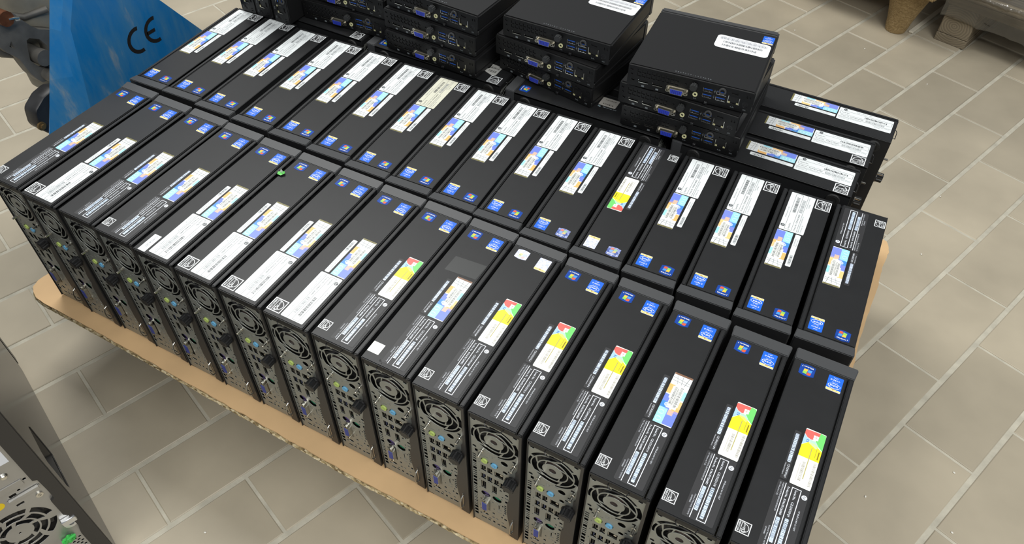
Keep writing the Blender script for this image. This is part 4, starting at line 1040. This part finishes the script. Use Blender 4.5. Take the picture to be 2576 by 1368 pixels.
def endgrain_mat():
    m = mat('end_grain', '9a8a6c', .8)
    N = m.node_tree.nodes; L = m.node_tree.links
    tc = N.new('ShaderNodeTexCoord'); mp = N.new('ShaderNodeMapping'); mp.inputs['Location'].default_value = (-.035, 0, -.056); mp.inputs['Scale'].default_value = (1, .02, 1.15)
    wv_ = N.new('ShaderNodeTexWave'); wv_.wave_type = 'RINGS'; wv_.rings_direction = 'SPHERICAL'; wv_.inputs['Scale'].default_value = 48; wv_.inputs['Distortion'].default_value = 3.0; wv_.inputs['Detail'].default_value = 3; wv_.inputs['Detail Scale'].default_value = 1.2
    r = N.new('ShaderNodeValToRGB'); r.color_ramp.elements[0].color = (*hexc('6f6554'), 1); r.color_ramp.elements[1].color = (*hexc('877b66'), 1)
    L.new(tc.outputs['Object'], mp.inputs['Vector']); L.new(mp.outputs['Vector'], wv_.inputs['Vector']); L.new(wv_.outputs['Fac'], r.inputs['Fac']); L.new(r.outputs['Color'], N['Principled BSDF'].inputs['Base Color'])
    return m
WA = wood_mat('pallet_wood', '94866c', '6c604c', (4, 60, 60)); WB = wood_mat('pallet_wood_long', '8a7d64', '665b48', (60, 4, 60)); WC = wood_mat('plank_wood', 'a5977a', '8a7a5e', (4, 70, 70)); WD = wood_mat('plank_brown', '8c7458', '6e5a42', (4, 70, 70))
EG = endgrain_mat()
wp = tag(empty('wooden_pallet', (1.103, 1.817, FZ + .0003), math.radians(-16)), 'grey wooden pallet wrapped in shiny clear film at the top right corner', 'pallet')
for bx in (0, .36, .70):
    inst('bottom_board', mesh_of('bottom_board', EG, lambda bm, bx=bx: box(bm, (bx, 0, 0), (bx + .080, 1.2, .022), .0015, 1)), wp)
    for by in (0, .53, 1.055): inst('block', mesh_of('block', EG, lambda bm, bx=bx, by=by: box(bm, (bx + .0005, by + .001, .0225), (bx + .079, by + .145, .0990), .002, 1)), wp)
for by in (0, .53, 1.055): inst('stringer_board', mesh_of('stringer_board', WA, lambda bm, by=by: box(bm, (-.003, by, .0995), (.80, by + .145, .1210), .0015, 1)), wp)
for k, (y0, w_) in enumerate(((0.0, .05), (.055, .10), (.20, .14), (.38, .1), (.52, .14), (.70, .1), (.84, .14), (1.04, .14))):
    inst('deck_board', mesh_of('deck_board', (WA, WC, WD)[k % 3], lambda bm, y0=y0, w_=w_: box(bm, (-.003, y0, .1215), (.80, y0 + w_, .1430), .0015, 1)), wp)
FILM = bpy.data.materials.new('stretch_film'); FILM.use_nodes = True
nt = FILM.node_tree; nt.nodes.clear()
f_o = nt.nodes.new('ShaderNodeOutputMaterial'); f_m = nt.nodes.new('ShaderNodeMixShader'); f_t = nt.nodes.new('ShaderNodeBsdfTransparent'); f_g = nt.nodes.new('ShaderNodeBsdfGlossy'); f_f = nt.nodes.new('ShaderNodeFresnel'); f_a = nt.nodes.new('ShaderNodeMath')
f_t.inputs[0].default_value = (.93, .94, .95, 1); f_g.inputs['Roughness'].default_value = .20; f_n = nt.nodes.new('ShaderNodeTexNoise'); f_n.inputs['Scale'].default_value = 16; f_n.inputs['Detail'].default_value = 4; f_b = nt.nodes.new('ShaderNodeBump'); f_b.inputs['Strength'].default_value = 1; f_b.inputs['Distance'].default_value = .008; f_c = nt.nodes.new('ShaderNodeTexCoord'); nt.links.new(f_c.outputs['Object'], f_n.inputs['Vector']); nt.links.new(f_n.outputs['Fac'], f_b.inputs['Height']); nt.links.new(f_b.outputs['Normal'], f_g.inputs['Normal']); f_f.inputs[0].default_value = 1.5; f_a.inputs[1].default_value = .10
nt.links.new(f_f.outputs[0], f_a.inputs[0]); nt.links.new(f_a.outputs[0], f_m.inputs[0]); nt.links.new(f_t.outputs[0], f_m.inputs[1]); nt.links.new(f_g.outputs[0], f_m.inputs[2]); nt.links.new(f_m.outputs[0], f_o.inputs[0])
def m_film(bm):
    nx, nz = 60, 14; V = []
    rr = random.Random(2)
    prof = [(-.003, .070), (-.006, .074), (-.005, .085), (-.004, .100), (-.005, .115), (-.006, .130), (-.006, .1445), (.010, .1475), (.05, .1465), (.10, .1470), (.2, .1465), (.35, .1470), (.6, .1465), (1.2, .147)]
    for j, (py, pz) in enumerate(prof):
        V.append([bm.verts.new((-.008 + .82 * i / nx, py - abs(rr.gauss(0, .0022)) * (1 if j < 7 else .0), pz + rr.gauss(0, .0012) + (.0012 * math.sin(i * .7) if j == 0 else 0))) for i in range(nx + 1)])
    for a, b_ in zip(V, V[1:]):
        for i in range(nx): bm.faces.new((a[i], a[i + 1], b_[i + 1], b_[i]))
fo = inst('stretch_film', mesh_of('stretch_film', FILM, m_film, 180), wp); fo['label'] = 'shiny clear stretch film'
st = tag(inst('batten', mesh_of('batten', mat('batten_pale', 'cfc8b6', .7), lambda bm: box(bm, (0, -.006, 0), (.34, .006, .005), .001, 1)), None, (1.044, 1.815, FZ + .0004), math.atan2(.25, .075) and (0, 0, math.atan2(.25, .078))), 'thin pale batten lying on the floor between the two pallets', 'batten')

# small white crumbs on the tiles
CR = mesh_of('crumb', ink('e4e2d8', .7), lambda bm: bmesh.ops.create_icosphere(bm, subdivisions=1, radius=.0022))
for (x, y) in ((.771, 1.674), (.955, 1.673), (1.125, 1.584), (1.215, .963), (1.343, .491), (1.231, .382), (1.22, 1.161), (.397, -.153), (1.355, .386)):
    o = inst('crumb', CR, None, (x, y, FZ + .0012), (0, 0, x * 9)); o.scale = (1, .7, .6)
    tag(o, 'tiny white crumb lying on a tan floor tile', 'crumb', 'crumbs on the floor')
